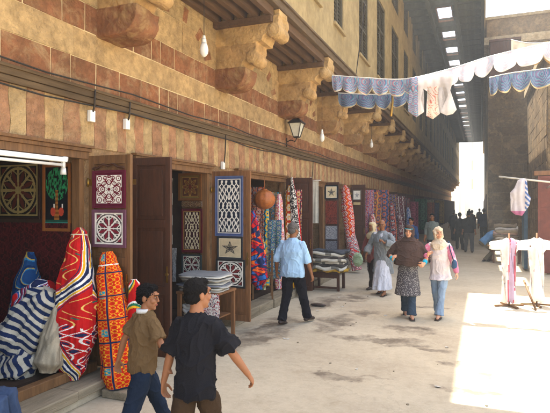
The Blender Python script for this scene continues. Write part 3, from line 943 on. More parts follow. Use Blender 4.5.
# boards farther along
door_leaf(14.26, -3.74, .1, 2.66, 'wood_dark', 3, handle=False)
yD = 14.252
gD = None
hanging('star_hanging', 'cream square with a grey star in a dark frame, topmost over the red carpet piece', 'wall hanging', -4.12, -3.79, 2.2, 2.55, yD, starp(hx('#3c4048'), CR, hx('#262a30'), WH), hx('#262a30'), .03)
hanging('carpet_piece', 'small brick red carpet piece hanging below the grey star square', 'carpet', -4.13, -3.79, 1.48, 2.13, yD, mosaic([hx('#7c2a20'), hx('#8a3a2a'), hx('#5c1c18')], 9, 3, hx('#6c4438')), None)
hanging('lace_square', 'grey lace square hanging directly below the brick red carpet piece', 'wall hanging', -4.12, -3.79, 1.05, 1.42, yD, mosaic([hx('#74747a'), hx('#8c8c90')], 6, 2, hx('#b4b4b4')), hx('#50505a'), .012)
hanging('lace_square', 'dark grey lace square, lowest in the column above the stack of folded cloth', 'wall hanging', -4.12, -3.79, .7, 1.0, yD, mosaic([hx('#54545c'), hx('#6c6c72')], 7, 6, hx('#98989c')), hx('#40404a'), .012)
hanging('white_cloth_strip', 'plain white cloth strip hanging left of the star square column', 'cloth', -4.06, -3.86, 1.55, 2.62, 12.7, lambda u, v: hx('#cfc9b8'), None, sag=.015)
mb = MB(); mb.cyl((-4.07, 12.68, .16), (-4.07, 12.68, 2.66), .014); mb.cyl((-4.13, 12.68, 2.64), (-3.8, 12.68, 2.64), .01)
tag(mb.build('hanging_rail', M['plastic']), 'slim white upright rail holding the plain white cloth strip', 'rail')
hanging('small_picture', 'small pale framed emblem on the dark door behind the man in the grey robe', 'picture', -4.02, -3.78, 2.2, 2.5, 17.24, starp(GY, WH, hx('#b4b0a8'), WH), hx('#70685c'), .02)
hanging('price_card', 'small cream card under the pale framed emblem on the dark door', 'card', -4.02, -3.78, 2.02, 2.11, 17.24, lambda u, v: hx('#c0a878'), None)

# ------------------------------------------------------------------ rolls of tent cloth leaning at the shops
def roll(name, label, base, top, prof, fn, group=None, n=72, m=130, wob=.05, seed=0, tie=None, cat='cloth roll', flat=1.0, tip=True, matn='cloth'):
    base, top = Vector(base), Vector(top)
    root = thing(name, label, cat, base, 0, group)
    d = top - base; Ln = d.length; dn = d.normalized()
    X = Vector((1, 0, 0)); U = (X - dn * X.dot(dn)).normalized(); V = dn.cross(U)
    def rad(t):
        for i in range(len(prof) - 1):
            if t <= prof[i + 1][0]:
                a = (t - prof[i][0]) / (prof[i + 1][0] - prof[i][0]); a = a * a * (3 - 2 * a)
                return prof[i][1] * (1 - a) + prof[i + 1][1] * a
        return prof[-1][1]
    mb = MB(); rings = []
    for i in range(m + 1):
        t = i / m; r0 = rad(t); ring = []
        for j in range(n):
            a = 2 * PI * j / n
            q = Vector((math.cos(a) * 1.3, math.sin(a) * 1.3, t * Ln * 2.2 + seed * 7.3))
            cr_ = 1 - 2.2 * abs(noise.noise(Vector((math.cos(a) * 2.6, math.sin(a) * 2.6, t * Ln * 1.1 + seed * 3.7))))
            cr2 = 1 - 2.2 * abs(noise.noise(Vector((math.cos(a) * 1.5 + t * 2, math.sin(a) * 1.5, t * Ln * 4.2 + seed * 1.7))))
            r = r0 * (1 + wob * .9 * cr_ + wob * .8 * cr2 + wob * 1.6 * noise.noise(q) + wob * .5 * noise.noise(q * 3.1) + .5 * wob * math.sin(a * 5 + t * 9 + seed))
            ring.append(d * t + U * math.cos(a) * r + V * math.sin(a) * r * flat)
        rings.append(ring)
    c = 2 * PI * sum(p[1] for p in prof) / len(prof)
    mb.loft(rings, lambda t, u: fn(u * c, t * Ln))
    # rolled layers showing at the top
    mb.build('fabric', M[matn], root)
    k = MB()
    for (tt, cc) in (tie or []):
        p = d * tt; r = rad(tt) * 1.03 + .004
        pts = [p + U * math.cos(a) * r + V * math.sin(a) * r * flat for a in [2 * PI * q / 28 for q in range(29)]]
        k.tube(pts, .008, n=6, col=cc, round_=False)
        f0 = pts[21]
        k.tube([f0, f0 + Vector((.01, -.02, -.1)), f0 + Vector((-.01, -.02, -.24))], .008, n=6, col=cc)
    if tie: k.build('cord', M['cloth'], root)
    return root
big = [(.50, RD), (.60, YL), (.70, NV), (.78, WH), (.86, RD), (.93, WH), (1, NV)]
roll('cloth_roll', 'big red cloth roll with navy, yellow and white loops, standing on the stone step', (-3.97, 4.27, .18), (-4.05, 4.45, 1.76), [(0, .06), (.08, .13), (.3, .2), (.6, .185), (.85, .12), (.97, .07), (1, .03)], loops, seed=1, n=220, m=330, wob=.085, tie=[(.95, CR)])
roll('cloth_roll', 'orange red cloth roll with yellow zigzag lines, standing on the low plank', (-3.56, 4.50, .085), (-3.76, 4.55, 1.50), [(0, .12), (.08, .15), (.5, .15), (.8, .125), (.95, .08), (1, .05)], zig(hx('#c8240e'), YL, hx('#e85a18'), 3.2), seed=2, n=200, m=320, wob=.075, tie=[(.9, WH)])
roll('cloth_roll', 'slim red and green cloth roll half hidden behind the zigzag roll', (-3.40, 4.70, .085), (-3.50, 4.66, 1.20), [(0, .07), (.1, .1), (.7, .1), (.95, .06), (1, .03)], bands([(.4, RD), (.55, YL), (.7, GR), (.8, WH), (1, RD)], 1, 2, 9, 7, 1.6), seed=3, n=140, m=240)
roll('cloth_roll', 'blue patterned cloth roll with yellow curls, upright inside the leftmost shop', (-4.72, 4.28, .26), (-4.70, 4.40, 1.48), [(0, .14), (.2, .17), (.7, .14), (.92, .07), (1, .04)], bands([(.5, hx('#15406c')), (.62, hx('#2a78a0')), (.72, hx('#b89a3c')), (1, hx('#0e2c54'))], 1, 3, 8, 7, 2), seed=4, n=120, m=220)
roll('cloth_roll', 'small blue and pink patterned bundle lying on the striped one in the leftmost shop', (-4.62, 4.16, .88), (-4.28, 4.30, 1.14), [(0, .1), (.2, .15), (.8, .14), (1, .07)], bands([(.3, NV), (.5, WH), (.7, BL), (.8, PK), (1, RD)], 1, 1, 12, 9, 2), seed=5, n=120, m=160)
roll('striped_bundle', 'thick bundle of navy and off-white striped cloth slumped in the leftmost shop', (-4.58, 4.05, .46), (-4.22, 4.20, 1.12), [(0, .14), (.12, .23), (.5, .21), (.85, .15), (1, .06)], stripes(hx('#b4ac98'), hx('#1a2848'), 13, .55), seed=6, n=140, m=220, cat='cloth bundle', wob=.16, tie=[(.35, CR), (.7, CR)])
roll('striped_bundle', 'smaller wad of navy and off-white striped cloth lying lowest on the shop floor', (-4.62, 3.92, .34), (-4.22, 4.02, .40), [(0, .06), (.2, .15), (.7, .16), (1, .05)], stripes(hx('#b4ac98'), hx('#1a2848'), 16, .8), seed=7, n=120, m=160, cat='cloth bundle', wob=.2)
roll('cloth_sack', 'plain pale linen sack sagging between the striped bundle and the big red roll', (-4.12, 4.06, .30), (-4.10, 4.22, 1.02), [(0, .07), (.15, .14), (.45, .12), (.8, .06), (1, .025)], lambda u, v: mul(hx('#a89a80'), 1 - .25 * (math.sin(u * 60 + 3 * math.sin(v * 9)) > .4)), seed=8, cat='sack', wob=.12)

def stick(name, label, cat, segs, r, m='wood'):
    mb = MB()
    for p, q in segs: mb.cyl(p, q, r)
    return tag(mb.build(name, M[m]), label, cat)

# shop C: leather pouffe, hanging bundle, chair, bright rolls
t = thing('leather_pouffe', 'round tan leather pouffe hanging in the shop doorway behind the blue shirted man', 'pouffe', (-4.05, 9.6, 2.12))
mb = MB(); rings = []
for i in range(17):
    tt = PI * (i + .15) / 16.3
    rings.append([(math.cos(a) * .225 * math.sin(tt) * (1 - .045 * abs(math.sin(a * 6)) ** .4 * 1), math.sin(a) * .225 * math.sin(tt) * (1 - .045 * abs(math.sin(a * 6)) ** .4), -.20 * math.cos(tt)) for a in [2 * PI * j / 48 for j in range(48)]])
mb.loft(rings); mb.build('cushion', M['leather'], t)
mb = MB(); mb.cyl((0, 0, .19), (0, 0, .21), .06); mb.cyl((0, 0, .2), (0, 0, .40), .006); mb.build('strap', M['leather'], t)
mul_pal = [[RD, NV, YL, WH, GR], [BL, WH, OR_, BK, TQ], [TQ, WH, NV, YL], [PK, NV, WH, OR_], [RD, BK, GD, WH], [GR, RD, CR, NV]]
roll('hanging_bundle', 'twisted bundle of red, blue and orange scarves hanging beside the wheel pattern square', (-3.40, 7.86, .62), (-3.50, 7.80, 1.92), [(0, .05), (.15, .13), (.45, .12), (.8, .07), (1, .03)], mosaic([RD, hx('#a01822'), BL, NV, OR_, RD], 9, 1, NV), seed=9, cat='scarf bundle', wob=.14)
def chair(loc, rz, label):
    t = thing('wooden_chair', label, 'chair', loc, rz)
    for sx in (-1, 1):
        mb = MB(); mb.bar((sx * .19, .18, 0), (sx * .18, .16, .45), .035); mb.build('leg', M['wood_light'], t)
        mb = MB(); mb.bar((sx * .19, -.2, 0), (sx * .18, -.17, .45), .035); mb.bar((sx * .18, -.17, .45), (sx * .18, -.24, .95), .035); mb.build('leg', M['wood_light'], t)
    mb = MB(); mb.box(-.21, .21, -.2, .2, .452, .49); mb.build('seat', M['wood_light'], t, bevel=.008)
    mb = MB()
    for z in (.62, .75, .88): mb.bar((-.162, -.21, z), (.162, -.21, z), .05, .018)
    mb.build('backrest', M['wood_light'], t)
    mb = MB(); mb.bar((-.17, .17, .2), (.17, .17, .2), .02); mb.bar((-.18, .16, .25), (-.18, -.17, .25), .02); mb.bar((.18, .16, .25), (.18, -.17, .25), .02); mb.build('stretcher', M['wood_light'], t)
    return t
chair((-4.05, 9.5, .175), R(25), 'light wooden chair among the hanging textiles left of the blue shirted man')
for k_, (x0_, x1_, z0_, z1_, y_, pal_, lb_) in enumerate(((-4.55, -4.2, .9, 2.3, 10.95, [TQ, WH, YL, BL], 'turquoise and white medallion cloth hanging behind the leather pouffe'),
        (-4.1, -3.72, .6, 2.35, 10.98, [hx('#a82a3a'), WH, NV, YL], 'crimson medallion cloth hanging on the dark door left of the speckled roll'),
        (-4.12, -3.80, .5, 1.7, 9.95, [BL, WH, TQ, GR], 'blue medallion cloth hanging low beside the wooden chair'),
        (-4.75, -4.35, 1.0, 2.4, 10.3, [OR_, WH, NV, hx('#a82a3a')], 'orange medallion cloth hanging inside the pouffe shop'))):
    hanging('medallion_cloth', lb_, 'cloth', x0_, x1_, z0_, z1_, y_, (lambda pal_: lambda u, v: medal(pal_, .11, None, 1.2)(u * .38 + .03 * math.sin(v * 5), v * 1.6))([mix(c_, (.16, .13, .11), .22) for c_ in pal_]), None, res=.009, sag=.05)
names_c = ['turquoise and blue', 'pink and orange', 'red and navy', 'teal, white and yellow', 'green and red', 'black, red and gold']
spC = [(-4.32, 10.3, 2.05, .09, 2, 'teal cloth roll with white and yellow bands, left one beneath the leather pouffe'),
       (-4.10, 10.55, 2.25, .10, 3, 'tall pink, navy and orange cloth roll left of the blue shirted man'),
       (-3.92, 10.75, 2.45, .10, 0, 'tall red, green and navy cloth roll rising just above the blue shirted man'),
       (-4.50, 10.6, 1.75, .10, 1, 'short blue, orange and black cloth roll deep in the pouffe shop'),
       (-4.22, 9.85, 1.3, .085, 5, 'low green and cream cloth roll behind the wooden chair')]
for i, (x, y_, h, r, pi_, lb) in enumerate(spC):
    roll('cloth_roll', lb, (x, y_, .18 if x > -4.15 else .26), (x - .07, y_ + .18, h), [(0, r), (.5, r * 1.1), (.9, r * .8), (1, r * .4)], medal(mul_pal[pi_], .12 + .02 * (i % 3), WH if i % 2 else YL, 1.3), seed=11 + i, n=90, m=200)
def bands_h(u, v):
    return [TQ, WH, BL, YL, TQ, NV, WH][int(v * 14) % 7]
for k in range(9):
    mb = MB(); z = .36 + k * .155
    rings = [[(x, .075 * math.cos(a) * (.92 + .1 * noise.noise(Vector((x * 9, a, k)))), .07 * math.sin(a)) for a in [2 * PI * j / 20 for j in range(20)]] for x in [-.3 + .6 * q / 14 for q in range(15)]]
    cc = [hx(s) for s in ('#c23a28', '#2f6aa8', '#d8cfb8', '#2a8a8a', '#d88a28', '#7a2848', '#e0d8c8', '#24406c', '#b02030')][k]
    lb = ['brick red', 'mid blue', 'cream', 'teal', 'amber', 'plum', 'ivory', 'navy', 'crimson'][k]
    mb.loft(rings, lambda t, u, c=cc: c if (int(t * 20) % 5) else WH)
    o = mb.build('cloth_bolt', M['cloth']); o.location = (-4.62, 10.72, z)
    tag(o, lb + ' folded cloth bolt lying in the pile at the back of the pouffe shop', 'cloth bolt', 'pile of cloth bolts in the pouffe shop')
roll('cloth_roll', 'long narrow black and white speckled roll with red edge leaning on the dark door', (-3.64, 10.72, .08), (-3.93, 10.88, 2.62), [(0, .09), (.3, .1), (.8, .085), (1, .03)], lambda u, v: (RD if (u * 2.2) % 1 < .12 else (BK if (u * 2.2) % 1 < .3 else mosaic([WH, BK, WH, hx('#6a5a50')], 26, 2, BK)(u, v))), seed=20)
# table with folded cloth in the second shop
t = thing('cloth_table', 'low wooden display table behind the youth in the black shirt', 'table', (-3.85, 6.9, 0))
mb = MB(); mb.box(-.34, .34, -.32, .32, .70, .735); mb.build('tabletop', M['wood'], t, bevel=.006)
for sx in (-.3, .3):
    for sy in (-.28, .28):
        mb = MB(); mb.box(sx - .025, sx + .025, sy - .025, sy + .025, 0, .699); mb.build('leg', M['wood'], t)
mb = MB(); mb.box(-.27, .27, -.25, .25, .34, .36); mb.build('shelf', M['wood'], t)
def folded(name, label, cen, sx, sy, th, layers, cols, cat='folded cloth', rz=0, group=None, fn=None):
    mb = MB(); z = 0
    rnd = random.Random(hash(label) % 1000 if False else len(label) * 7)
    for k in range(layers):
        c = cols[k % len(cols)]
        ax, ay = sx * rnd.uniform(.86, 1.05), sy * rnd.uniform(.86, 1.05); ox, oy, tw = rnd.uniform(-.03, .03), rnd.uniform(-.03, .03), rnd.uniform(-.12, .12)
        n = 40; rings = []
        for (zz, s_) in ((0, .96), (.25, 1.0), (.75, 1.0), (1, .95)):
            ring = []
            for j in range(n):
                a = 2 * PI * j / n
                ca, sa = math.cos(a), math.sin(a)
                q = (abs(ca) ** 5 + abs(sa) ** 5) ** (-1 / 5)
                x, y_ = ca * q * ax * s_, sa * q * ay * s_
                w_ = .02 * noise.noise(Vector((x * 8, y_ * 8, k * 3.1)))
                x, y_ = x * math.cos(tw) - y_ * math.sin(tw), x * math.sin(tw) + y_ * math.cos(tw)
                ring.append((x + ox + w_, y_ + oy + w_, z + th * (zz + .9 * noise.noise(Vector((x * 5, y_ * 5, k * .4))))))
            rings.append(ring)
        mb.loft(rings, (lambda t_, u_, c=c, k=k: fn(u_ * 12, k) if fn else c))
        z += th * .93
    o = mb.build(name, M['cloth']); o.location = cen; o.rotation_euler = (0, 0, rz)
    return tag(o, label, cat, group)
folded('folded_cloths', 'untidy stack of pale grey folded cloths on the display table beside the black shirted youth', (-3.85, 6.88, .737), .35, .27, .022, 12, [hx('#c4beb0'), hx('#8c8a86'), hx('#d0c8b4'), hx('#aaa498'), hx('#707074')])
folded('folded_cloths', 'stack of white folded cloths on the low shelf left of the patterned drape', (-3.95, 6.82, .362), .2, .2, .05, 4, [hx('#d0ccc0'), hx('#b8b4ac')])
# drape over the front corner of the table
t = thing('patterned_drape', 'red, navy and white maze patterned cloth draped over the table front, ragged white lining below', 'cloth', (-3.85, 6.55, .74))
mb = MB(); nx, nz = 60, 60
b = mb.add([(-.02 + .42 * u / nx + .02 * math.sin(v / nz * 3), -.02 - .05 * (v / nz) - .02 * math.sin(u / nx * 9) * (v / nz), -.50 * v / nz - .06 * (u / nx) * (v / nz)) for v in range(nz + 1) for u in range(nx + 1)])
fnp = bands([(.45, WH), (.7, hx('#a02430')), (.85, WH), (1, NV)], 1, 1, 34, 30, 3)
for v in range(nz):
    for u in range(nx):
        a = b + v * (nx + 1) + u; mb.face([a, a + nx + 1, a + nx + 2, a + 1], fnp(u / nx * .42, v / nz * .5), 0, True)
o_ = mb.build('drape', M['cloth'], t); s_ = o_.modifiers.new('solid', 'SOLIDIFY'); s_.thickness = .006
mb = MB(); b = mb.add([(.04 + .36 * u / 30 + .02 * math.sin(v), .0 - .02 * math.sin(u / 30 * 14), -.40 - .32 * v / 12 * (.75 + .25 * math.sin(u * .35))) for v in range(13) for u in range(31)])
for v in range(12):
    for u in range(30):
        a = b + v * 31 + u; mb.face([a, a + 31, a + 32, a + 1], hx('#c8c2b4'), 0, True)
o_ = mb.build('lining', M['cloth'], t); s_ = o_.modifiers.new('solid', 'SOLIDIFY'); s_.thickness = .006
# small table with quilts
t = thing('side_table', 'small dark wooden table carrying the tall stack of quilts', 'table', (-3.42, 12.05, 0))
mb = MB(); mb.box(-.36, .36, -.3, .3, .40, .44); mb.build('tabletop', M['wood_dark'], t, bevel=.006)
for sx in (-.31, .31):
    for sy in (-.25, .25):
        mb = MB(); mb.box(sx - .03, sx + .03, sy - .03, sy + .03, 0, .399); mb.build('leg', M['wood_dark'], t)
mb = MB(); mb.box(-.28, .28, -.27, -.25, .30, .399); mb.box(-.28, .28, -.27, -.25, .05, .10); mb.build('apron', M['wood_dark'], t)
cols_q = [hx('#b89238'), hx('#d0c8b4'), hx('#4c4640'), hx('#cfc6b2'), hx('#c8c0ac'), hx('#5a5048'), hx('#d4ccb8'), hx('#4a4c50'), hx('#a8a498')]
folded('quilt_stack', 'thick stack of cream, gold and charcoal quilts on the small dark table', (-3.40, 12.0, .442), .46, .33, .066, 8, cols_q, 'quilts',
       fn=lambda u, k: cols_q[k] if (int(u * 2 + k) % 4) else mix(cols_q[k], hx('#2c2824'), .75))
# long rolls and hangings farther along
roll('cloth_roll', 'red, orange and yellow cloth roll leaning high at the doorpost right of the star square', (-3.66, 15.3, 1.05), (-3.93, 15.7, 2.62), [(0, .14), (.5, .17), (.9, .12), (1, .05)], medal([RD, YL, OR_, hx('#9a1818')], .2, WH), seed=30, n=80, m=140)
roll('cloth_roll', 'grey and red cloth roll, lower one leaning right of the quilt stack', (-3.44, 15.2, .08), (-3.76, 15.38, 1.45), [(0, .14), (.5, .18), (.9, .13), (1, .06)], bands([(.3, GY), (.5, RD), (.65, WH), (.85, hx('#5c6468')), (1, RD)], 1, 2, 9, 9, 2), seed=31, n=48, m=90)
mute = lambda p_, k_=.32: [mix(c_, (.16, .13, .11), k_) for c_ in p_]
far_spec = [(-3.78, 18.3, .5, 2.55, [PK, WH, BL, RD], 'hanging cloth of pink, white and blue lozenges beyond the dark door with the small emblem'),
            (-3.66, 19.1, .5, 2.5, [OR_, RD, YL, NV], 'hanging cloth of orange and red lozenges above the head of the grey robed man'),
            (-3.6, 20.2, .55, 2.6, [NV, RD, BL, OR_], 'wide navy and red patterned cloth hanging right of the grey robed man'),
            (-3.5, 21.6, .55, 2.45, [BK, RD, GD, BL], 'dark cloth with gold and red lozenges farther back, above the brown scarfed woman'),
            (-3.45, 23.4, .6, 2.4, [hx('#7a1424'), NV, WH], 'crimson and navy cloth hanging left of the man waiting behind the two women'),
            (-3.5, 25.6, .6, 2.35, [hx('#7a1424'), GR, NV], 'small green and crimson cloth, deepest of the bright hangings on the left')]
for i, (x, y_, wd, zt, pal, lb) in enumerate(far_spec):
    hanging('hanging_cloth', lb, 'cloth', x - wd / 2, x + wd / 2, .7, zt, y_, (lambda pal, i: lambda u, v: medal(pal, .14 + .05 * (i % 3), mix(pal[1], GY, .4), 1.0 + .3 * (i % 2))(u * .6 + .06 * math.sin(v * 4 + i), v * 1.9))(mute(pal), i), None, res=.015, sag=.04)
for i, (x, y_, h, pal, lb) in enumerate([(-3.42, 18.0, 1.7, [RD, PK, WH], 'short red and pink roll standing left of the grey robed man'), (-3.2, 20.8, 2.1, [NV, hx('#3a5c8a'), OR_, RD], 'leaning navy and orange roll behind the grey robed man'),
                                 (-3.15, 22.6, 1.6, [hx('#7a1424'), BK, WH], 'short dark crimson roll behind the brown scarfed woman'), (-3.1, 25, 1.9, [BL, NV, WH], 'blue roll standing deep in the covered street on the left')]):
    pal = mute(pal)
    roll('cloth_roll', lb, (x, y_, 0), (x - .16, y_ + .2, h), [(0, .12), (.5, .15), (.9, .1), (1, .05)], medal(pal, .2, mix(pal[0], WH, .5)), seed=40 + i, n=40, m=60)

deep = ['faded pink hanging cloth', 'dull green hanging cloth', 'rust coloured hanging cloth', 'pale beige hanging cloth', 'dark blue hanging cloth', 'ochre hanging cloth', 'greyish red hanging cloth']
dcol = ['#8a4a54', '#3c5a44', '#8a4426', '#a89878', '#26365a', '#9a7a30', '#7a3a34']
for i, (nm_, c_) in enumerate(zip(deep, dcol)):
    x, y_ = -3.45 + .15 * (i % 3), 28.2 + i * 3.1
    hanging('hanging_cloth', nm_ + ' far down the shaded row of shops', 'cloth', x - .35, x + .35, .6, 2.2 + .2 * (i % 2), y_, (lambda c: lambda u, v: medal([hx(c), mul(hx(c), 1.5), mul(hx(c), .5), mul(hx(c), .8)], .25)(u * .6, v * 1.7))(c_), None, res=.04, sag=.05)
# ------------------------------------------------------------------ lamps
t = thing('tube_light', 'long white fluorescent tube fitting under the lintel of the leftmost shop', 'tube light', (-4.12, 3.2, 2.46))
mb = MB(); mb.box(-.03, .03, 0, 1.12, 0, .05); mb.build('housing', M['plastic'], t, bevel=.006)
mb = MB(); mb.cyl((.0, .05, -.03), (.0, 1.07, -.03), .016); mb.build('tube', M['plastic'], t)
for yy in (.03, 1.07):
    mb = MB(); mb.box(-.015, .015, yy, yy + .02, -.05, 0); mb.build('holder', M['plastic'], t)
t = thing('bulb_socket', 'white bulb socket on a wire under the lintel beside the tube light', 'light', (-4.16, 4.33, 2.5))
mb = MB(); mb.cyl((0, 0, -.02), (0, 0, .02), .05); mb.build('rose', M['plastic'], t)
mb = MB(); mb.cyl((0, 0, -.1), (0, 0, -.02), .022); mb.cyl((0, 0, -.17), (0, 0, -.1), .032, .026); mb.build('socket', M['plastic'], t)
for (x, y_, z, s, lb) in ((-3.6, 6.37, 4.17, 1.0, 'white spiral energy saving bulb hanging nearest, before the striped wall'),
                       (-3.6, 12.13, 3.64, 1.0, 'white bulb hanging between the lantern and the scalloped bunting'),
                       (-3.6, 18.2, 4.12, 1.0, 'small white bulb hanging farthest back under the corbels')):
    t = thing('hanging_bulb', lb, 'bulb', (x, y_, z), 0, 'bulbs hanging under the corbels')
    mb = MB(); mb.cyl((0, 0, .19), (0, 0, 5.05 - z), .005, n=6); mb.build('cord', M['cable'], t)
    mb = MB(); mb.cyl((0, 0, .10), (0, 0, .155), .036, .03); mb.cyl((0, 0, .155), (0, 0, .2), .024, .018); mb.build('socket', M['plastic'], t)
    mb = MB(); rings = []
    for (zz, r) in ((.10, .034), (.06, .05), (.0, .062), (-.05, .055), (-.085, .032), (-.1, .008)):
        rings.append([(r * math.cos(a), r * math.sin(a), zz) for a in [2 * PI * j / 20 for j in range(20)]])
    mb.loft(rings); mb.build('bulb', M['plastic'], t)
t = thing('wall_lantern', 'old square lantern with tapered glass sides on a bracket from the striped wall', 'lantern', (-4.11, 11.05, 3.42))
mb = MB(); mb.tube([(0, 0, -.12), (0, 0, .1)], .014); mb.tube([(0, 0, .02), (.1, 0, .06), (.2, 0, .02), (.24, 0, .1)], .012); mb.build('bracket', M['iron'], t)
mb = MB(); cx = .24
def sq(r, z): return [(cx + r * a, r * b_, z) for a, b_ in ((-1, -1), (1, -1), (1, 1), (-1, 1))]
mb.loft([sq(.055, .10), sq(.065, .12), sq(.065, .13)], sm=False); mb.loft([sq(.17, .42), sq(.15, .45), sq(.06, .53), sq(.03, .56)], sm=False); mb.cyl((cx, 0, .55), (cx, 0, .61), .018, .006)
for a, b_ in ((-1, -1), (1, -1), (1, 1), (-1, 1)):
    mb.bar((cx + .062 * a, .062 * b_, .13), (cx + .135 * a, .135 * b_, .42), .016)
mb.build('cage', M['iron'], t)
mb = MB(); mb.loft([sq(.055, .132), sq(.125, .418)], sm=False); mb.build('glass', M['glass'], t)
# two wires high across the street and the rope
mb = MB(); mb.tube([(-3.0, 14.6, 8.4), (-3.02, 13.9, 6.6), (-3.05, 13.3, 5.3)], .012, n=6)
tag(mb.build('slack_wire', M['iron']), 'slack wire hanging down across the plaster wall between the tall windows', 'wire')

# ------------------------------------------------------------------ scalloped bunting over the street
def bunting(name, label, pts, drop, sw, fn, segs=26, matn='cloth_t', tassel=False):
    pts = [Vector(p) for p in pts]
    def P(t):
        s = t * (len(pts) - 1); i = min(int(s), len(pts) - 2); a = s - i
        p0 = pts[max(i - 1, 0)]; p1 = pts[i]; p2 = pts[i + 1]; p3 = pts[min(i + 2, len(pts) - 1)]
        return .5 * ((2 * p1) + (p2 - p0) * a + (2 * p0 - 5 * p1 + 4 * p2 - p3) * a * a + (3 * p1 - p0 - 3 * p2 + p3) * a ** 3)
    Ln = sum((pts[i + 1] - pts[i]).length for i in range(len(pts) - 1))
    ns = max(2, round(Ln / sw)); nu = ns * segs; nv = 26
    root = thing(name, label, 'bunting', pts[0])
    mb = MB(); V = []
    for v in range(nv + 1):
        for u in range(nu + 1):
            p = P(u / nu); s = (u / segs) % 1
            sc = math.sqrt(max(0, 1 - (2 * s - 1) ** 2)) if v else 0
            h = drop * (.52 + .48 * sc) if v else 0
            q = v / nv
            V.append((p.x - pts[0].x, p.y - pts[0].y + .05 * q * math.sin(u * .31) + .03 * q * math.sin(u * .11 + 1), p.z - pts[0].z - drop * (.52 + .48 * sc) * q))
    b = mb.add(V)
    for v in range(nv):
        for u in range(nu):
            a = b + v * (nu + 1) + u; s = ((u + .5) / segs) % 1
            mb.face([a, a + 1, a + nu + 2, a + nu + 1], fn((u + .5) / segs, (v + .5) / nv, s), 0, True)
    o = mb.build('cloth', M[matn], root); m_ = o.modifiers.new('solid', 'SOLIDIFY'); m_.thickness = .006
    mb = MB(); mb.tube([P(u / 60) - pts[0] for u in range(61)], .009, n=6); mb.build('rope', M['plastic'], root)
    return root
def scal(base, al):
    def f(u, v, s):
        if v > .92 or v < .05: return al[0]
        r = math.hypot((s - .5) * 1.3, (v - .25) * 1.0)
        k = (r * 7 + .35 * math.sin(u * 2 * PI * 3)) % 1
        if k < .22: return al[1]
        if k < .5: return al[2]
        if k < .66: return base
        return al[3]
    return f
s1 = scal(hx('#d8c0c4'), [hx('#ece2cc'), hx('#7c98bc'), hx('#98d0dc'), hx('#c498ac')])
s2 = scal(hx('#9a93b0'), [hx('#d8c8a0'), hx('#64809c'), hx('#86aeb8'), hx('#8c809c')])
def s1_sunlit(u, v, s):
    c = s1(u, v, s)
    return c if u < 5.6 else mix(c, hx('#f0ecee'), .72)  # right stretch whitened: blown-out sunlight put into the cloth colour
bunting('scalloped_bunting', 'long blue, pink and white scalloped bunting strip strung over the street', [(-3.02, 10.9, 4.82), (-2.29, 10.9, 4.70), (-1.47, 10.9, 4.60), (-.59, 10.9, 4.72), (.2, 10.9, 4.90), (1.3, 10.9, 5.06), (2.4, 10.9, 5.2)], .36, .37, s1_sunlit)
bunting('scalloped_bunting', 'short duller scalloped bunting strip hanging behind the left half of the long one', [(-3.3, 12.5, 4.78), (-2.5, 12.5, 4.68), (-1.9, 12.5, 4.66), (-1.35, 12.5, 4.72)], .36, .36, s2)
bunting('scalloped_bunting', 'short grey scalloped bunting strip hanging behind the right end of the long one', [(.15, 12.3, 4.80), (.6, 12.3, 4.86), (1.4, 12.3, 4.9), (2.6, 12.3, 5.0)], .42, .42, s2)
bunting('scalloped_bunting', 'plain white scalloped strip high at the right edge of the street', [(.62, 13, 5.78), (1.0, 13, 5.66), (1.6, 13, 5.62), (2.6, 13, 5.6)], .5, .5, lambda u, v, s: hx('#d8d0c0') if v < .9 else hx('#b0905c'))
mb = MB(); mb.tube([(-1.78, 11.2, 4.62), (-1.77, 11.22, 4.2), (-1.8, 11.2, 3.92)], [.02, .026, .03], n=8); tag(mb.build('tassel', M['brass']), 'gold tassel hanging down in front of the bunting', 'tassel')
def bands_pal(a, b_, c): return [(.35, a), (.6, b_), (.8, c), (1, a)]
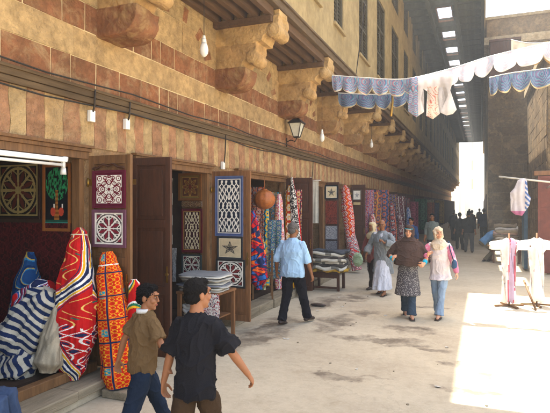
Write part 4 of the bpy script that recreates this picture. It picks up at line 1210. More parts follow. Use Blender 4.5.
def garment(name, label, cat, outline, loc, th, fn, res=.02, rz=0, matn='cloth_t', extra=None):
    """outline (x,z) polygon -> puffy cloth shape"""
    root = thing(name, label, cat, loc, rz)
    xs = [p[0] for p in outline]; zs = [p[1] for p in outline]
    def inside(x, z):
        c = False; j = len(outline) - 1
        for i in range(len(outline)):
            xi, zi = outline[i]; xj, zj = outline[j]
            if (zi > z) != (zj > z) and x < (xj - xi) * (z - zi) / (zj - zi) + xi: c = not c
            j = i
        return c
    def ed(x, z):
        d = 9
        for i in range(len(outline)):
            a = Vector(outline[i]); b_ = Vector(outline[(i + 1) % len(outline)]); ab = b_ - a
            t_ = max(0, min(1, (Vector((x, z)) - a).dot(ab) / max(ab.length_squared, 1e-9)))
            d = min(d, (Vector((x, z)) - a - ab * t_).length)
        return d
    bm = bmesh.new()
    vs = [bm.verts.new((p[0], 0, p[1])) for p in outline]
    f = bm.faces.new(vs)
    x = min(xs) + res
    bmesh.ops.triangulate(bm, faces=[f])
    for ax, lo, hi in ((0, min(xs), max(xs)), (2, min(zs), max(zs))):
        q = lo + res
        while q < hi:
            co = [0, 0, 0]; co[ax] = q; no = [0, 0, 0]; no[ax] = 1
            bmesh.ops.bisect_plane(bm, geom=bm.verts[:] + bm.edges[:] + bm.faces[:], plane_co=co, plane_no=no); q += res
    sd = len(label)
    mb = MB(); bm.verts.ensure_lookup_table(); bm.faces.ensure_lookup_table()
    for sgn in (-1, 1):
        vv = []
        for v in bm.verts:
            e = ed(v.co.x, v.co.z); k = math.sqrt(min(e / .08, 1))
            fold = .35 * math.sin(v.co.x * 40 + 2 * math.sin(v.co.z * 3) + sd)
            wv = .05 * noise.noise(Vector((v.co.x * 3, v.co.z * 2, sd)))
            vv.append((v.co.x, sgn * th * k * (1 + fold) + wv, v.co.z))
        b = mb.add(vv)
        for fc in bm.faces:
            c = fc.calc_center_median(); ix = [b + v.index for v in fc.verts]
            mb.face(ix if sgn < 0 else ix[::-1], fn(c.x, c.z), 0, True)
    bm.free()
    mb.build('cloth', M[matn], root)
    if extra: extra(root)
    return root
def mir(pts): return pts + [(-x, z) for x, z in reversed(pts) if x > 1e-6]
dan = [(-.42, .36), (-.1, .38), (.12, .37), (.44, .36), (.35, .05), (.47, -.34), (.40, -.42), (.28, -.44), (.17, -.38), (.25, -.1), (.21, .13), (.13, .14), (.10, -.08), (.15, -.40), (.02, -.50), (-.11, -.42), (-.06, -.1), (-.08, .12), (-.16, .12), (-.21, -.08), (-.15, -.34), (-.3, -.44), (-.46, -.32), (-.35, .0), (-.44, .2)]
def danf(x, z):
    if x < -.26: return s1(x * 3, .5 + z, (z * 3) % 1)
    if abs(x - .02) < .1 and z < .15: return bands([(.5, WH), (.7, hx('#d88a7c')), (1, hx('#e8d8c8'))], 1, 0, 20, 14, 1.5)(x, z)
    return hx('#e2dcd8')
garment('hanging_costume', 'white costume with dangling flared ends, blue on its left, hung from the bunting rope', 'costume', dan, (-.93, 10.80, 4.22), .025, danf, .013, rz=0)

# ------------------------------------------------------------------ white robes on stands at the right
def robe_stand(loc, s, label, grp, stripe, rz=0):
    t = thing('robe_stand', label, 'robe stand', loc, rz, grp)
    body = [(0, 1.34), (.07, 1.36), (.16, 1.32), (.46, 1.28), (.5, 1.26), (.5, 1.14), (.44, 1.12), (.22, 1.12), (.14, 1.0), (.13, .8), (.2, .2), (.24, .08), (.1, .05), (0, .09)]
    pts = [(x * s * (.74 if z > 1.1 else .62), z * s) for x, z in mir(body)]
    def f(x, z):
        if stripe and abs(x - .02 - .03 * z) < .065: return hx('#c4b4cc') if abs(x - .02 - .03 * z) < .045 else hx('#c86a7a')
        if noise.noise(Vector((x * 13, z * 13, 2))) > .62: return hx('#dcc8cc')
        return hx('#f2eeea')
    g_ = garment('tmp', label, 'x', pts, (0, 0, 0), .07, f, .03)
    c = g_.children[0]; c.name = 'robe'; c.parent = t; bpy.data.objects.remove(g_)
    mb = MB(); mb.cyl((0, 0, .0), (0, 0, 1.45 * s), .016); mb.cyl((-.40 * s, 0, 1.2 * s), (.40 * s, 0, 1.2 * s), .014); mb.build('pole', M['wood_light'], t)
    mb = MB()
    for a in (20, 110, 200, 290):
        mb.bar((0, 0, .03), (.3 * math.cos(R(a)), .3 * math.sin(R(a)), .02), .04, .03)
    mb.build('foot', M['wood_light'], t)
    return t
robe_stand((.50, 11.3, 0), 1.0, 'white robe with a lilac centre stripe on a cross shaped stand in the sun', 'robes on stands', True, R(8))
robe_stand((1.02, 11.6, 0), 1.0, 'white robe without a stripe on the stand at the right edge', 'robes on stands', False, R(-12))
stick('wooden_strut', 'bare wooden strut leaning in the sun at the feet of the white robes', 'strut', [((.95, 11.0, .02), (.78, 11.5, .5))], .02, 'wood_light')
stick('clothes_pole', 'pale horizontal pole holding the hanging white shirt at the right', 'pole', [((.40, 14.5, 2.74), (1.72, 14.5, 2.56)), ((1.72, 14.5, 2.56), (1.74, 16.9, 2.5))], .022, 'metal')
shirt = [(-.04, .9), (.10, .95), (.17, .88), (.2, .55), (.26, .45), (.22, .25), (.06, .0), (-.1, .03), (-.2, .12), (-.13, .4), (-.22, .58), (-.12, .7)]
garment('hanging_shirt', 'white shirt with blue and pink trim hanging from the pale pole', 'shirt', shirt, (.88, 14.47, 1.74), .05, lambda x, z: (hx('#5a7ab4') if x > .12 and int((x + z) * 16) % 2 else (hx('#c87aa0') if z < .12 else hx('#e4dede'))))
folded('clothes_pile', 'pile of beige and white striped clothes heaped on the bench at the right', (.78, 20.0, .72), .42, .3, .09, 7, [hx('#a89880'), hx('#d8d0c4'), hx('#8a7c68'), hx('#c8a898')], 'clothes')
t = thing('bench', 'rough wooden trestle bench carrying the striped clothes pile', 'bench', (.78, 20, 0))
mb = MB(); mb.box(-.5, .5, -.3, .3, .66, .715); mb.build('top', M['wood'], t)
for sx in (-1, 1):
    mb = MB(); mb.bar((sx * .4, -.28, 0), (sx * .4, .1, .65), .06); mb.bar((sx * .46, .28, 0), (sx * .46, -.1, .65), .06); mb.build('trestle', M['wood'], t)

# ------------------------------------------------------------------ people
def solid(mb, name, m, parent, vox, smooth=4, amp=0, fs=(7, 7, 3.5), seed=0, shrink=None):
    me = mb.mesh('tmp'); o = bpy.data.objects.new('tmp', me); C.objects.link(o)
    r = o.modifiers.new('r', 'REMESH'); r.mode = 'VOXEL'; r.voxel_size = vox
    if smooth:
        s = o.modifiers.new('s', 'SMOOTH'); s.factor = .5; s.iterations = smooth
    dg = bpy.context.evaluated_depsgraph_get(); dg.update()
    me2 = bpy.data.meshes.new_from_object(o.evaluated_get(dg))
    bpy.data.objects.remove(o)
    if amp:
        nr = [v.normal.copy() for v in me2.vertices]
        for v, n_ in zip(me2.vertices, nr):
            p = Vector((v.co.x * fs[0] + seed, v.co.y * fs[1], v.co.z * fs[2]))
            p2 = Vector((p.x * .8 + p.z * 1.1, p.y * 1.2, p.z * 1.3 - p.x * .7)) + Vector((5, 5, 5)); d = .6 * noise.noise(p) + .3 * noise.noise(p * 2.3) + 1.25 * (1 - abs(noise.noise(p2 * .9))) ** 9 + .6 * (1 - abs(noise.noise(Vector((p.x * 1.6 - p.z, p.y * 1.5, p.z * .8 + p.x)) * 1.3))) ** 12 - .5
            v.co += n_ * amp * d
    me2.polygons.foreach_set('use_smooth', [True] * len(me2.polygons))
    me2.materials.clear(); me2.materials.append(m); me2.name = name
    if shrink:
        cx_, cy_, zlo, zhi, kk = shrink
        for v in me2.vertices:
            if zlo < v.co.z < zhi and abs(v.co.x - cx_) < .235:
                e_ = min(1, (v.co.z - zlo) / .05) * min(1, (zhi - v.co.z) / .05 + .0); f_ = 1 - (1 - kk) * e_
                v.co.x = cx_ + (v.co.x - cx_) * f_; v.co.y = cy_ + (v.co.y - cy_) * f_
    ob = bpy.data.objects.new(name, me2); C.objects.link(ob)
    if parent: ob.parent = parent
    return ob
def ik(a, c, l1, l2, pole):
    a, c = Vector(a), Vector(c); d = c - a; L_ = min(d.length, (l1 + l2) * .999); n_ = d.normalized()
    c = a + n_ * L_
    x = (l1 * l1 - l2 * l2 + L_ * L_) / (2 * L_); h = math.sqrt(max(l1 * l1 - x * x, 0))
    p = Vector(pole); p = (p - n_ * p.dot(n_)).normalized()
    return a + n_ * x + p * h, c
SKIN = [mat('skin_tan', hx('#96623f'), .55, .06, 30, .1, 200, .35), mat('skin_brown', hx('#84532f'), .55, .06, 30, .1, 200, .35), mat('skin_light', hx('#c48e6c'), .5, .06, 30, .1, 200, .35)]
HAIR = mat('dark_hair', hx('#0e0a08'), .7, .3, 60, .6, 160, .12, stretch=(1, 1, .4)); HAIRG = mat('grey_hair', hx('#5c5650'), .7, .3, 60, .8, 160, .3)
EYE = mat('eye_dark', hx('#1c120c'), .2, 0, 10, 0); EYEW = mat('eye_white', hx('#c8beb4'), .3, 0, 10, 0); LIP = mat('lips', hx('#8a4038'), .5, 0, 10, 0)
SHOE = mat('shoe_leather', hx('#33241a'), .5, .2, 20, .2, 60, .4)
cmat_cache = {}
def cm_(c, rough=.9, var=.14):
    if c not in cmat_cache: cmat_cache[c] = mat('garment_' + c, hx(c), rough, var, 5, .5, 130, .12)
    return cmat_cache[c]
def speckle():
    m, N, L, P = new_mat('speckled_print')
    tc = N.new('ShaderNodeTexCoord'); v = N.new('ShaderNodeTexVoronoi'); v.inputs['Scale'].default_value = 52
    L.new(tc.outputs['Object'], v.inputs['Vector']); r = N.new('ShaderNodeValToRGB')
    r.color_ramp.elements[0].position = .30; r.color_ramp.elements[0].color = (*hx('#a8a29a'), 1)
    r.color_ramp.elements[1].position = .40; r.color_ramp.elements[1].color = (*hx('#453f40'), 1)
    L.new(v.outputs['Distance'], r.inputs[0]); L.new(r.outputs[0], P.inputs['Base Color']); P.inputs['Roughness'].default_value = .9
    return m
SPECK = speckle()
JEAN = mat('denim', hx('#3c4a62'), .9, .3, 6, .4, 200, .1); JEANL = mat('pale_denim', hx('#8496a8'), .9, .22, 5, .4, 200, .1)

def hand(mb, w_, d, th, palm, curl=.5, k=1):
    """w_ wrist, d along the hand, th towards the thumb side, palm normal"""
    d, th, palm = d.normalized(), th.normalized(), palm.normalized()
    rings = []
    for (t_, wd, tk) in ((-.02, .024, .019), (.0, .026, .018), (.03, .036, .017), (.065, .042, .015), (.088, .040, .012)):
        c = w_ + d * t_ * k
        rings.append([c + th * math.cos(a) * wd * k + palm * math.sin(a) * tk * k for a in [2 * PI * j / 12 for j in range(12)]])
    mb.loft(rings)
    for (o_, L_, r, cx) in ((.031, .068, .0088, .8), (.0105, .077, .0092, 1), (-.0105, .071, .0088, 1.1), (-.030, .056, .008, 1.25)):
        p = w_ + (d * .078 + th * o_) * k; pts = [p]; ang = .15 * curl
        dd0 = (d + th * o_ * 3).normalized()
        for f_, s_ in ((.45, 1), (.3, 1.1), (.25, .8)):
            ang += curl * cx * .75 * s_
            dd = dd0 * math.cos(ang) + palm * math.sin(ang); p = p + dd * L_ * f_ * k; pts.append(p)
        mb.tube(pts, [r * k, r * k * .97, r * k * .9, r * k * .78], n=8)
    p = w_ + (d * .022 + th * .022 + palm * .004) * k
    q = p + (d * .6 + th * .75 + palm * .25).normalized() * .042 * k; s_ = q + (d * .9 + th * .25 + palm * .45).normalized() * .03 * k
    mb.tube([p, q, s_, s_ + (d + palm * .7).normalized() * .022 * k], [.014 * k, .0115 * k, .0105 * k, .008 * k], n=8)

def person(label, loc, rz, H, pose, wear, skin=0, hair='short', vox=.007, seed=0, headk=1.0, face=True, group=None, hands=True):
    s = H / 1.75
    root = thing('person', label, 'person', loc, rz, group)
    root.scale = (s, s, s)
    lean = R(pose.get('lean', 3)); pel = Vector(pose.get('pelvis', (0, 0, .93)))
    sway = R(pose.get('twist', 0))
    Mt = Matrix.Rotation(-lean, 3, 'X'); Mt = Matrix.Rotation(R(pose.get('side', 0)), 3, 'Y') @ Mt
    Mtw = Matrix.Rotation(sway, 3, 'Z')
    def S(h, x=0, y=0, tw=None):
        k = (h / .5) if tw is None else tw
        v = Matrix.Rotation(sway * max(0, min(1, k)), 3, 'Z') @ Vector((x, y, 0)); v.z = h
        return pel + Mt @ v
    bw = pose.get('build', 1.0)
    def ring(h, rx, ry, cy=0, n=28, fold=0, nf=9, ph=0):
        return [S(h, (rx * (1 + fold * math.cos(nf * a + ph))) * math.cos(a), cy + ry * (1 + fold * math.cos(nf * a + ph)) * math.sin(a)) for a in [2 * PI * j / n for j in range(n)]]
    J = {}
    for nm, sx in (('L', -1), ('R', 1)):
        J['hip' + nm] = pel + Vector((sx * .085, 0, -.01))
        f = Vector(pose.get('foot' + nm, (sx * .09, 0, .08)))
        J['kn' + nm], J['an' + nm] = ik(J['hip' + nm], f, .44, .42, pose.get('kpole', (0, 1, 0)))
        J['sh' + nm] = S(.452, sx * .163 * bw)
        hnd = Vector(pose.get('hand' + nm, (sx * .26, .05, .82)))
        J['el' + nm], J['wr' + nm] = ik(J['sh' + nm], hnd, .285, .255, pose.get('epole' + nm, (sx * .5, -1, 0)))
    nk = S(.56); hc = S(.685, 0, .02)
    hm = Mt @ Matrix.Rotation(R(pose.get('yaw', 0)) , 3, 'Z') @ Matrix.Rotation(R(-pose.get('pitch', 0)), 3, 'X')
    K = headk * 1.0
    def HP(x, y, z): return hc + hm @ (Vector((x, y, z)) * K)
    HM = hm @ Matrix.Scale(1, 3)
    def HE(mb, cen, r, n=16, k=10): mb.ell(HP(*cen), [q * K for q in r], n, k, M=hm)
    b = MB()
    b.loft([ring(-.1, .12, .09), ring(-.02, .165 * bw, .115), ring(.08, .15 * bw, .11), ring(.17, .135 * bw, .1), ring(.3, .16 * bw, .115), ring(.40, .155 * bw, .105), ring(.47, .125 * bw, .08), ring(.52, .07, .062), ring(.56, .056, .058)])
    b.tube([S(.5), nk, hc + hm @ Vector((0, -.01, -.04))], [.062, .054, .054], n=16)
    HE(b, (0, -.012, .025), (.074, .094, .088)); HE(b, (0, .022, -.05), (.058, .068, .072)); HE(b, (0, .066, -.098), (.024, .02, .018)); HE(b, (0, .08, .034), (.052, .016, .016))
    for sx in (-1, 1):
        HE(b, (sx * .034, .062, -.028), (.026, .026, .026)); HE(b, (sx * .077, -.008, -.012), (.011, .022, .033), 10, 7)
    b.tube([HP(0, .084, .022), HP(0, .095, -.005), HP(0, .1035, -.026)], [.008 * K, .009 * K, .011 * K], n=10)
    HE(b, (0, .092, -.030), (.016, .010, .008), 10, 6); HE(b, (0, .083, -.064), (.024, .012, .011), 10, 6)
    for nm, sx in (('L', -1), ('R', 1)):
        h_, k_, a_ = J['hip' + nm], J['kn' + nm], J['an' + nm]
        b.tube([h_, h_.lerp(k_, .5), k_, k_.lerp(a_, .3), a_], [.085, .075, .054, .055, .038], n=14)
        yawf = pose.get('toe' + nm, 0); up = pose.get('toeup' + nm, 0)
        fd = Vector((math.sin(R(yawf)), math.cos(R(yawf)), 0)) * math.cos(R(up)) + Vector((0, 0, math.sin(R(up))))
        heel = a_ - fd * .05 + Vector((0, 0, -.045)); toe = a_ + fd * .15 + Vector((0, 0, -.055))
        b.tube([heel, a_ + fd * .03 + Vector((0, 0, -.03)), toe], [.032, .042, .026], n=12, flat=.9)
        J['heel' + nm], J['toe' + nm], J['fd' + nm] = heel, toe, fd
        sh, el, wr = J['sh' + nm], J['el' + nm], J['wr' + nm]
        b.tube([sh - Vector((sx * .03, 0, .0)), sh, sh.lerp(el, .4), el, el.lerp(wr, .3), wr], [.036, .042, .041, .036, .038, .025], n=12)
        if hands:
            d = (wr - el).normalized(); hd = pose.get('hdir' + nm)
            d = Vector(hd).normalized() if hd else (d + Vector((0, .1, -.25))).normalized()
            th = Vector(pose.get('thumb' + nm, (0, 1, .2))); th = (th - d * th.dot(d)).normalized()
            pn = d.cross(th) * (-1 if nm == 'R' else 1)
            hand(b, wr, d, th, pn, pose.get('curl' + nm, .45))
        else: b.ell(wr + (wr - el).normalized() * .07, (.035, .03, .07), 10, 6)
    hems = [pel.z + sp.get('hem', -.14) for kn_, sp in wear.items() if kn_ in ('shirt', 'blouse', 'tunic', 'robe', 'under_robe', 'jacket')]
    hz_ = min(hems) if hems else 9
    shr = (pel.x, pel.y + .01, hz_ + .012, pel.z + .14, .80 if hz_ > .55 else .72) if (hems and pose.get('lean', 3) < 20 and pel.z > .8) else None
    solid(b, 'body', SKIN[skin], root, vox, 3, shrink=shr and (shr[0], shr[1], shr[2], pel.z + .05, shr[4]))
    if face:
        for sx in (-1, 1):
            e = MB(); e.ell(HP(sx * .030, .0815, .006), (.0105 * K, .0055 * K, .0045 * K), 10, 6, M=hm); eo = e.build('eye', EYEW, root)
            e = MB(); e.ell(HP(sx * .030, .0875, .006), (.006 * K, .004 * K, .0065 * K), 8, 5, M=hm); e.build('iris', EYE, eo)
            e = MB(); e.tube([HP(sx * .014, .097, .026), HP(sx * .032, .094, .031), HP(sx * .048, .080, .026)], .0042 * K, n=6); e.build('eyebrow', HAIR, root)
        e = MB(); e.tube([HP(-.023, .086, -.060), HP(0, .0945, -.0625), HP(.023, .086, -.060)], [.003 * K, .0065 * K, .003 * K], n=8); e.build('mouth', LIP, root)
    # hair
    if hair in ('short', 'grey', 'curly', 'bald'):
        h = MB()
        if hair != 'bald':
            HE(h, (0, -.024, .040), (.086, .097, .088), 20, 12); HE(h, (0, -.05, -.022), (.076, .066, .058), 18, 10)
            HE(h, (0, .035, .088), (.062, .045, .034), 16, 8)
            for sx in (-1, 1): HE(h, (sx * .068, .012, .03), (.016, .035, .034), 10, 6)
        else:
            HE(h, (0, -.055, -.01), (.078, .055, .045), 18, 10)
        solid(h, 'hair', HAIRG if hair in ('grey', 'bald') else HAIR, root, vox, 2, .006 if hair != 'curly' else .011, (38, 38, 30), seed)
    # ---- clothes
    for wname, spec in wear.items():
        kind = wname; m_ = spec['mat']; q = MB(); amp = spec.get('amp', .007); fs = spec.get('fs', (9, 9, 4))
        if kind in ('shirt', 'blouse', 'tunic', 'robe', 'under_robe', 'jacket'):
            bw0 = bw
            if kind == 'under_robe': bw = bw * .86
            lo = spec.get('loose', 1.0); hem = spec.get('hem', -.14)
            rg = []
            hx_ = spec.get('hemr', (.185, .135))
            if hem < -.25:
                nst = 7
                for i in range(nst):
                    t_ = i / nst; hh = hem * (1 - t_) + -.02 * t_
                    rx = hx_[0] * (1 - t_) + .175 * lo * t_; ry = hx_[1] * (1 - t_) + .13 * lo * t_
                    cy = spec.get('hemy', 0) * (1 - t_)
                    pts = []
                    for j in range(40):
                        a = 2 * PI * j / 40; fo = 1 + spec.get('fold', .05) * (1 - t_) * math.cos(spec.get('nf', 11) * a + seed + .8 * math.sin(3 * a))
                        v = Vector((rx * fo * math.cos(a), cy + ry * fo * math.sin(a), hh))
                        # long skirts hang plumb
                        pts.append(pel + (Mt @ v if hh > -.05 else Vector((v.x, v.y, v.z))))
                    rg.append(pts)
            else:
                rg.append(ring(hem, hx_[0] * bw, hx_[1], 0, 40, .03, 7, seed)); rg.append(ring(hem * .5, .18 * lo * bw, .13 * lo, 0, 40, .02, 7, seed))
            rg += [ring(.05, .172 * lo * bw, .128 * lo, n=40), ring(.17, .165 * lo * bw, .122 * lo, n=40), ring(.3, .185 * lo * bw, .137 * lo, n=40), ring(.41, .182 * bw * (1 + (lo - 1) * .4), .128, n=40), ring(.46, .165 * bw, .11, n=40), ring(.50, .125 * bw, .092, n=40), ring(.53, .085 * bw, .078, n=40), ring(.55, .062, .064, n=40)]
            q.loft(rg)
            bw = bw0
            sl = spec.get('sleeve', .45)
            for nm, sx in (('L', -1), ('R', 1)):
                sh, el, wr = J['sh' + nm], J['el' + nm], J['wr' + nm]
                r0, r1 = .064 * (1 + (lo - 1) * .4), .066 * lo * spec.get('slw', 1)
                i0 = sh - (sh - S(.43)) * .4
                if sl <= 1:
                    e_ = sh.lerp(el, sl); q.tube([i0, sh, sh.lerp(e_, .5), e_], [.062, r0, (r0 + r1) / 2, r1], n=20, round_=False)
                else:
                    e_ = el.lerp(wr, sl - 1); q.tube([i0, sh, sh.lerp(el, .6), el, el.lerp(e_, .6), e_], [.062, r0, .06 * lo, .058 * lo, .05 * lo * spec.get('slw', 1), .045 * lo * spec.get('slw', 1)], n=20, round_=False)
            solid(q, {'under_robe': 'white_robe'}.get(kind, kind), m_, root, max(vox, .007), 12, amp, fs, seed)
        elif kind in ('trousers', 'jeans', 'shorts'):
            lo = spec.get('loose', 1.0); to = spec.get('to', 1.0)
            q.loft([ring(-.16, .13, .10), ring(-.08, .178 * bw, .13), ring(.0, .172 * bw, .126), ring(.07, .155 * bw, .115)])
            for nm, sx in (('L', -1), ('R', 1)):
                h_, k_, a_ = J['hip' + nm], J['kn' + nm], J['an' + nm]
                pts = [h_ + Vector((0, 0, .02)), h_.lerp(k_, .5), k_]; rr = [.092, .083 * lo, .068 * lo]
                e_ = k_.lerp(a_, to) + (Vector((0, 0, -.02)) if to >= 1 else Vector((0, 0, 0)))
                pts += [k_.lerp(e_, .5), e_]; rr += [.06 * lo, .057 * lo * spec.get('flare', 1)]
                q.tube(pts, rr, n=22, round_=False)
            solid(q, kind, m_, root, max(vox, .007), 6, amp, fs, seed, shr)
        elif kind == 'shoes':
            for nm in 'LR':
                q = MB(); heel, toe, fd = J['heel' + nm], J['toe' + nm], J['fd' + nm]
                if spec.get('sandal'):
                    up = Vector((0, 0, 1)); side = fd.cross(up).normalized()
                    q.obox((heel + toe) / 2 + Vector((0, 0, -.03)) + fd * .005, fd * .15, side * .045, Vector((0, 0, .008)))
                    q.tube([toe - fd * .06 + side * .045 - up * .02, toe - fd * .06 + up * .035, toe - fd * .06 - side * .045 - up * .02], .012, n=8)
                    solid(q, 'sandal', m_, root, .006, 2)
                else:
                    q.tube([heel, heel.lerp(toe, .35) + Vector((0, 0, .02)), toe + Vector((0, 0, .0))], [.042, .05, .036], n=14, flat=.9)
                    solid(q, 'shoe', m_, root, max(vox, .007), 3)
        elif kind in ('head_scarf', 'long_veil'):
            HE(q, (0, -.030, .022), (.094, .108, .104), 20, 12)
            HE(q, (0, -.016, -.050), (.090, .083, .085), 20, 12)
            HE(q, (0, .018, .083), (.070, .078, .040), 16, 8)
            for sx in (-1, 1): HE(q, (sx * .068, .018, -.02), (.022, .045, .085), 12, 8)
            q.tube([HP(0, .004, -.09), S(.55, 0, .012), S(.50, 0, .018)], [.08, .10, .155] if kind == 'long_veil' else [.075, .083, .12], n=22, round_=False)
            if kind == 'long_veil':
                q.loft([ring(.58, .095, .095, n=36), ring(.53, .15, .125, n=36), ring(.47, .205, .155, n=36), ring(.36, .25, .19, .03, 36, .02, 8), ring(.22, .27, .21, .05, 36, .03, 8, 1), ring(spec.get('hem', .08), .255, .22, .06, 36, .05, 8, 1)])
                for nm in 'LR': q.tube([J['sh' + nm].lerp(nk, .3), J['sh' + nm], J['sh' + nm].lerp(J['el' + nm], .6), J['el' + nm]], [.06, .078, .078, .072], n=18)
            else:
                q.loft([ring(.555, .09, .09, n=30), ring(.50, .155, .13, .02, 30), ring(.44, .15, .125, .045, 30, .05, 6), ring(.37, .09, .08, .085, 30, .08, 5)])
            solid(q, kind, m_, root, vox, 4, amp, fs, seed)
        elif kind == 'brow_band':
            for hh, rr in ((.052, .0), ): 
                q.tube([HP(.070 * math.sin(a), .002 + .089 * math.cos(a), .053) for a in [R(x) for x in range(-75, 76, 10)]], .0075, n=8)
                for sx in (-1, 1): q.tube([HP(sx * .071, .035, .062), HP(sx * .073, .045, .01), HP(sx * .062, .048, -.05), HP(sx * .04, .05, -.09)], .004, n=8)
            solid(q, kind, m_, root, .006, 2)
        elif kind == 'cuffs':
            for nm in 'LR':
                q = MB(); el, wr = J['el' + nm], J['wr' + nm]
                q.tube([el.lerp(wr, .62), wr.lerp(el, .02)], [.044, .040], n=16, round_=False); solid(q, 'cuff', m_, root, .007, 2, .002)
    root['_'] = 0; del root['_']
    return root, J

# the youth in the black shirt
person('youth seen from behind in a loose black t-shirt and dark brown trousers, walking away', (-1.87, 3.18, 0), R(2), 1.49,
       dict(lean=3, yaw=-34, pitch=-2, twist=-4, footL=(-.08, -.24, .10), footR=(.08, .30, .085), toeupL=-18, handL=(-.29, -.02, .85), handR=(.40, .20, .93), hdirL=(-.02, .12, -1), hdirR=(.25, .5, -.75), curlL=.55, curlR=.6, thumbR=(-.4, 1, .3), eponeR=(.3, -1, -.3), build=.88),
       {'trousers': dict(mat=cm_('#41301f'), loose=1.15, amp=.008), 'shirt': dict(mat=cm_('#1b1a1d'), loose=1.10, hem=-.15, hemr=(.19, .14), sleeve=.95, slw=1.3, amp=.020, fs=(6, 6, 3.5)), 'shoes': dict(mat=SHOE)}, 0, 'short', .0055, 1, 1.08)
# the boy in brown
boy, _ = person('boy in a brown t-shirt and dark blue jeans walking beside the youth in black', (-2.60, 3.58, 0), R(-28), 1.345,
       dict(lean=4, yaw=-50, pitch=2, footL=(-.08, .36, .10), footR=(.09, -.34, .13), toeupR=-25, handL=(-.30, -.14, .90), handR=(.30, .28, 1.0), hdirR=(.1, .7, -.7), curlL=.5, curlR=.5, build=.9),
       {'jeans': dict(mat=mat('dark_denim', hx('#1d2736'), .9, .25, 6, .4, 200, .1), loose=1.28, to=.92, amp=.009), 'shirt': dict(mat=cm_('#6c5436'), loose=1.10, hem=-.12, hemr=(.175, .135), sleeve=.75, slw=1.15, amp=.014), 'shoes': dict(mat=SHOE)}, 0, 'curly', .0055, 2, 1.14)
q = MB(); K2 = 1.345 / 1.75
rg_ = [[(.066 * math.cos(a), -.01 + .068 * math.sin(a) + .01, z_) for a in [2 * PI * j / 24 for j in range(24)]] for z_ in (1.455, 1.495)]
q.loft(rg_); q.build('collar', cm_('#d8d4cc'), boy)
# the seated man at the lower left corner: only his knee is in view
pr, _ = person('person in blue jeans seated at the lower left corner, only knee and hand in view', (-3.80, 2.76, 0), R(-62), 1.76,
       dict(lean=-4, pelvis=(0, -.02, .50), footL=(-.14, .46, .08), footR=(.14, .46, .08), handL=(-.16, .18, .66), handR=(.15, .22, .64), epoleL=(-1, -.3, .2), epoleR=(1, -.3, .2), hdirL=(0, .8, -.3), hdirR=(0, .8, -.3), thumbL=(1, 0, .2), thumbR=(-1, 0, .2), curlL=.4, curlR=.4),
       {'jeans': dict(mat=JEAN, loose=1.15, amp=.007), 'shirt': dict(mat=cm_('#7a7468'), loose=1.1, sleeve=.6), 'shoes': dict(mat=SHOE)}, 0, 'short', .008, 3)
t = thing('stool', 'low wooden stool under the seated person in jeans', 'stool', (-3.84, 2.73, 0), R(-62))
mb = MB(); mb.box(-.2, .2, -.18, .18, .37, .41); mb.build('seat', M['wood'], t, bevel=.006)
for sx in (-.16, .16):
    for sy in (-.14, .14):
        mb = MB(); mb.box(sx - .02, sx + .02, sy - .02, sy + .02, 0, .369); mb.build('leg', M['wood'], t)
# blue shirt man seen from behind
person('grey haired man seen from behind in a pale blue shirt and black trousers, walking away', (-2.98, 8.28, 0), R(-8), 1.72,
       dict(lean=2, yaw=-15, pitch=5, footL=(-.12, -.16, .09), footR=(.17, .26, .085), toeR=14, toeupL=-12, handL=(-.32, .02, .88), handR=(.33, .08, .86), build=1.1),
       {'trousers': dict(mat=cm_('#17151a'), loose=1.22, flare=1.15, amp=.008), 'shirt': dict(mat=cm_('#a4c4dc'), loose=1.14, hem=-.12, hemr=(.20, .145), sleeve=1.25, slw=1.1, amp=.009), 'shoes': dict(mat=SHOE)}, 1, 'grey', .007, 4)
# man in the grey robe
person('older man in a grey robe open over a long white one, walking towards the camera', (-2.08, 11.8, 0), R(172), 1.70,
       dict(lean=3, yaw=12, pitch=4, footL=(-.10, .20, .085), footR=(.09, -.12, .1), handL=(-.12, .30, 1.22), handR=(.36, .10, .92), hdirL=(.3, .5, .6), curlL=1.1, epoleL=(-1, -.5, -.5), thumbL=(.5, .2, .8), build=1.08),
       {'under_robe': dict(mat=cm_('#c4c4c8'), hem=-.80, hemr=(.22, .29), hemy=.06, fold=.07, nf=9, sleeve=.02, amp=.008, loose=.9), 'robe': dict(mat=cm_('#7c8080'), hem=-.44, hemr=(.245, .20), hemy=-.05, fold=.06, nf=9, loose=1.14, sleeve=1.85, slw=1.7, amp=.011), 'shoes': dict(mat=SHOE, sandal=True)}, 1, 'bald', .007, 5)
# woman in the brown veil
r6, j6 = person('smiling woman in a waist long brown veil, speckled knee length tunic and jeans', (-1.24, 9.6, 0), R(186), 1.66,
       dict(lean=1, yaw=-12, pitch=0, side=-2, footL=(-.07, .24, .085), footR=(.05, -.22, .11), toeR=-6, toeupR=-22, toeL=-8, handL=(-.30, .24, 1.04), handR=(.27, .26, 1.10), hdirL=(.5, .6, -.35), hdirR=(-.1, .5, .6), curlL=.8, curlR=.9, thumbL=(.3, .3, 1), thumbR=(-.3, .2, 1), build=1.05),
       {'jeans': dict(mat=mat('mid_denim', hx('#37434f'), .9, .25, 6, .4, 200, .1), loose=1.2, flare=1.3), 'tunic': dict(mat=SPECK, hem=-.50, hemr=(.235, .235), hemy=.07, fold=.04, loose=1.02, sleeve=1.2, slw=.8, amp=.009), 'cuffs': dict(mat=cm_('#2ba6c0')), 'long_veil': dict(mat=cm_('#4a3830'), hem=.06, amp=.010, fs=(6, 6, 7)), 'brow_band': dict(mat=cm_('#35b4cc')), 'shoes': dict(mat=SHOE, sandal=True)}, 2, 'none', .006, 6)
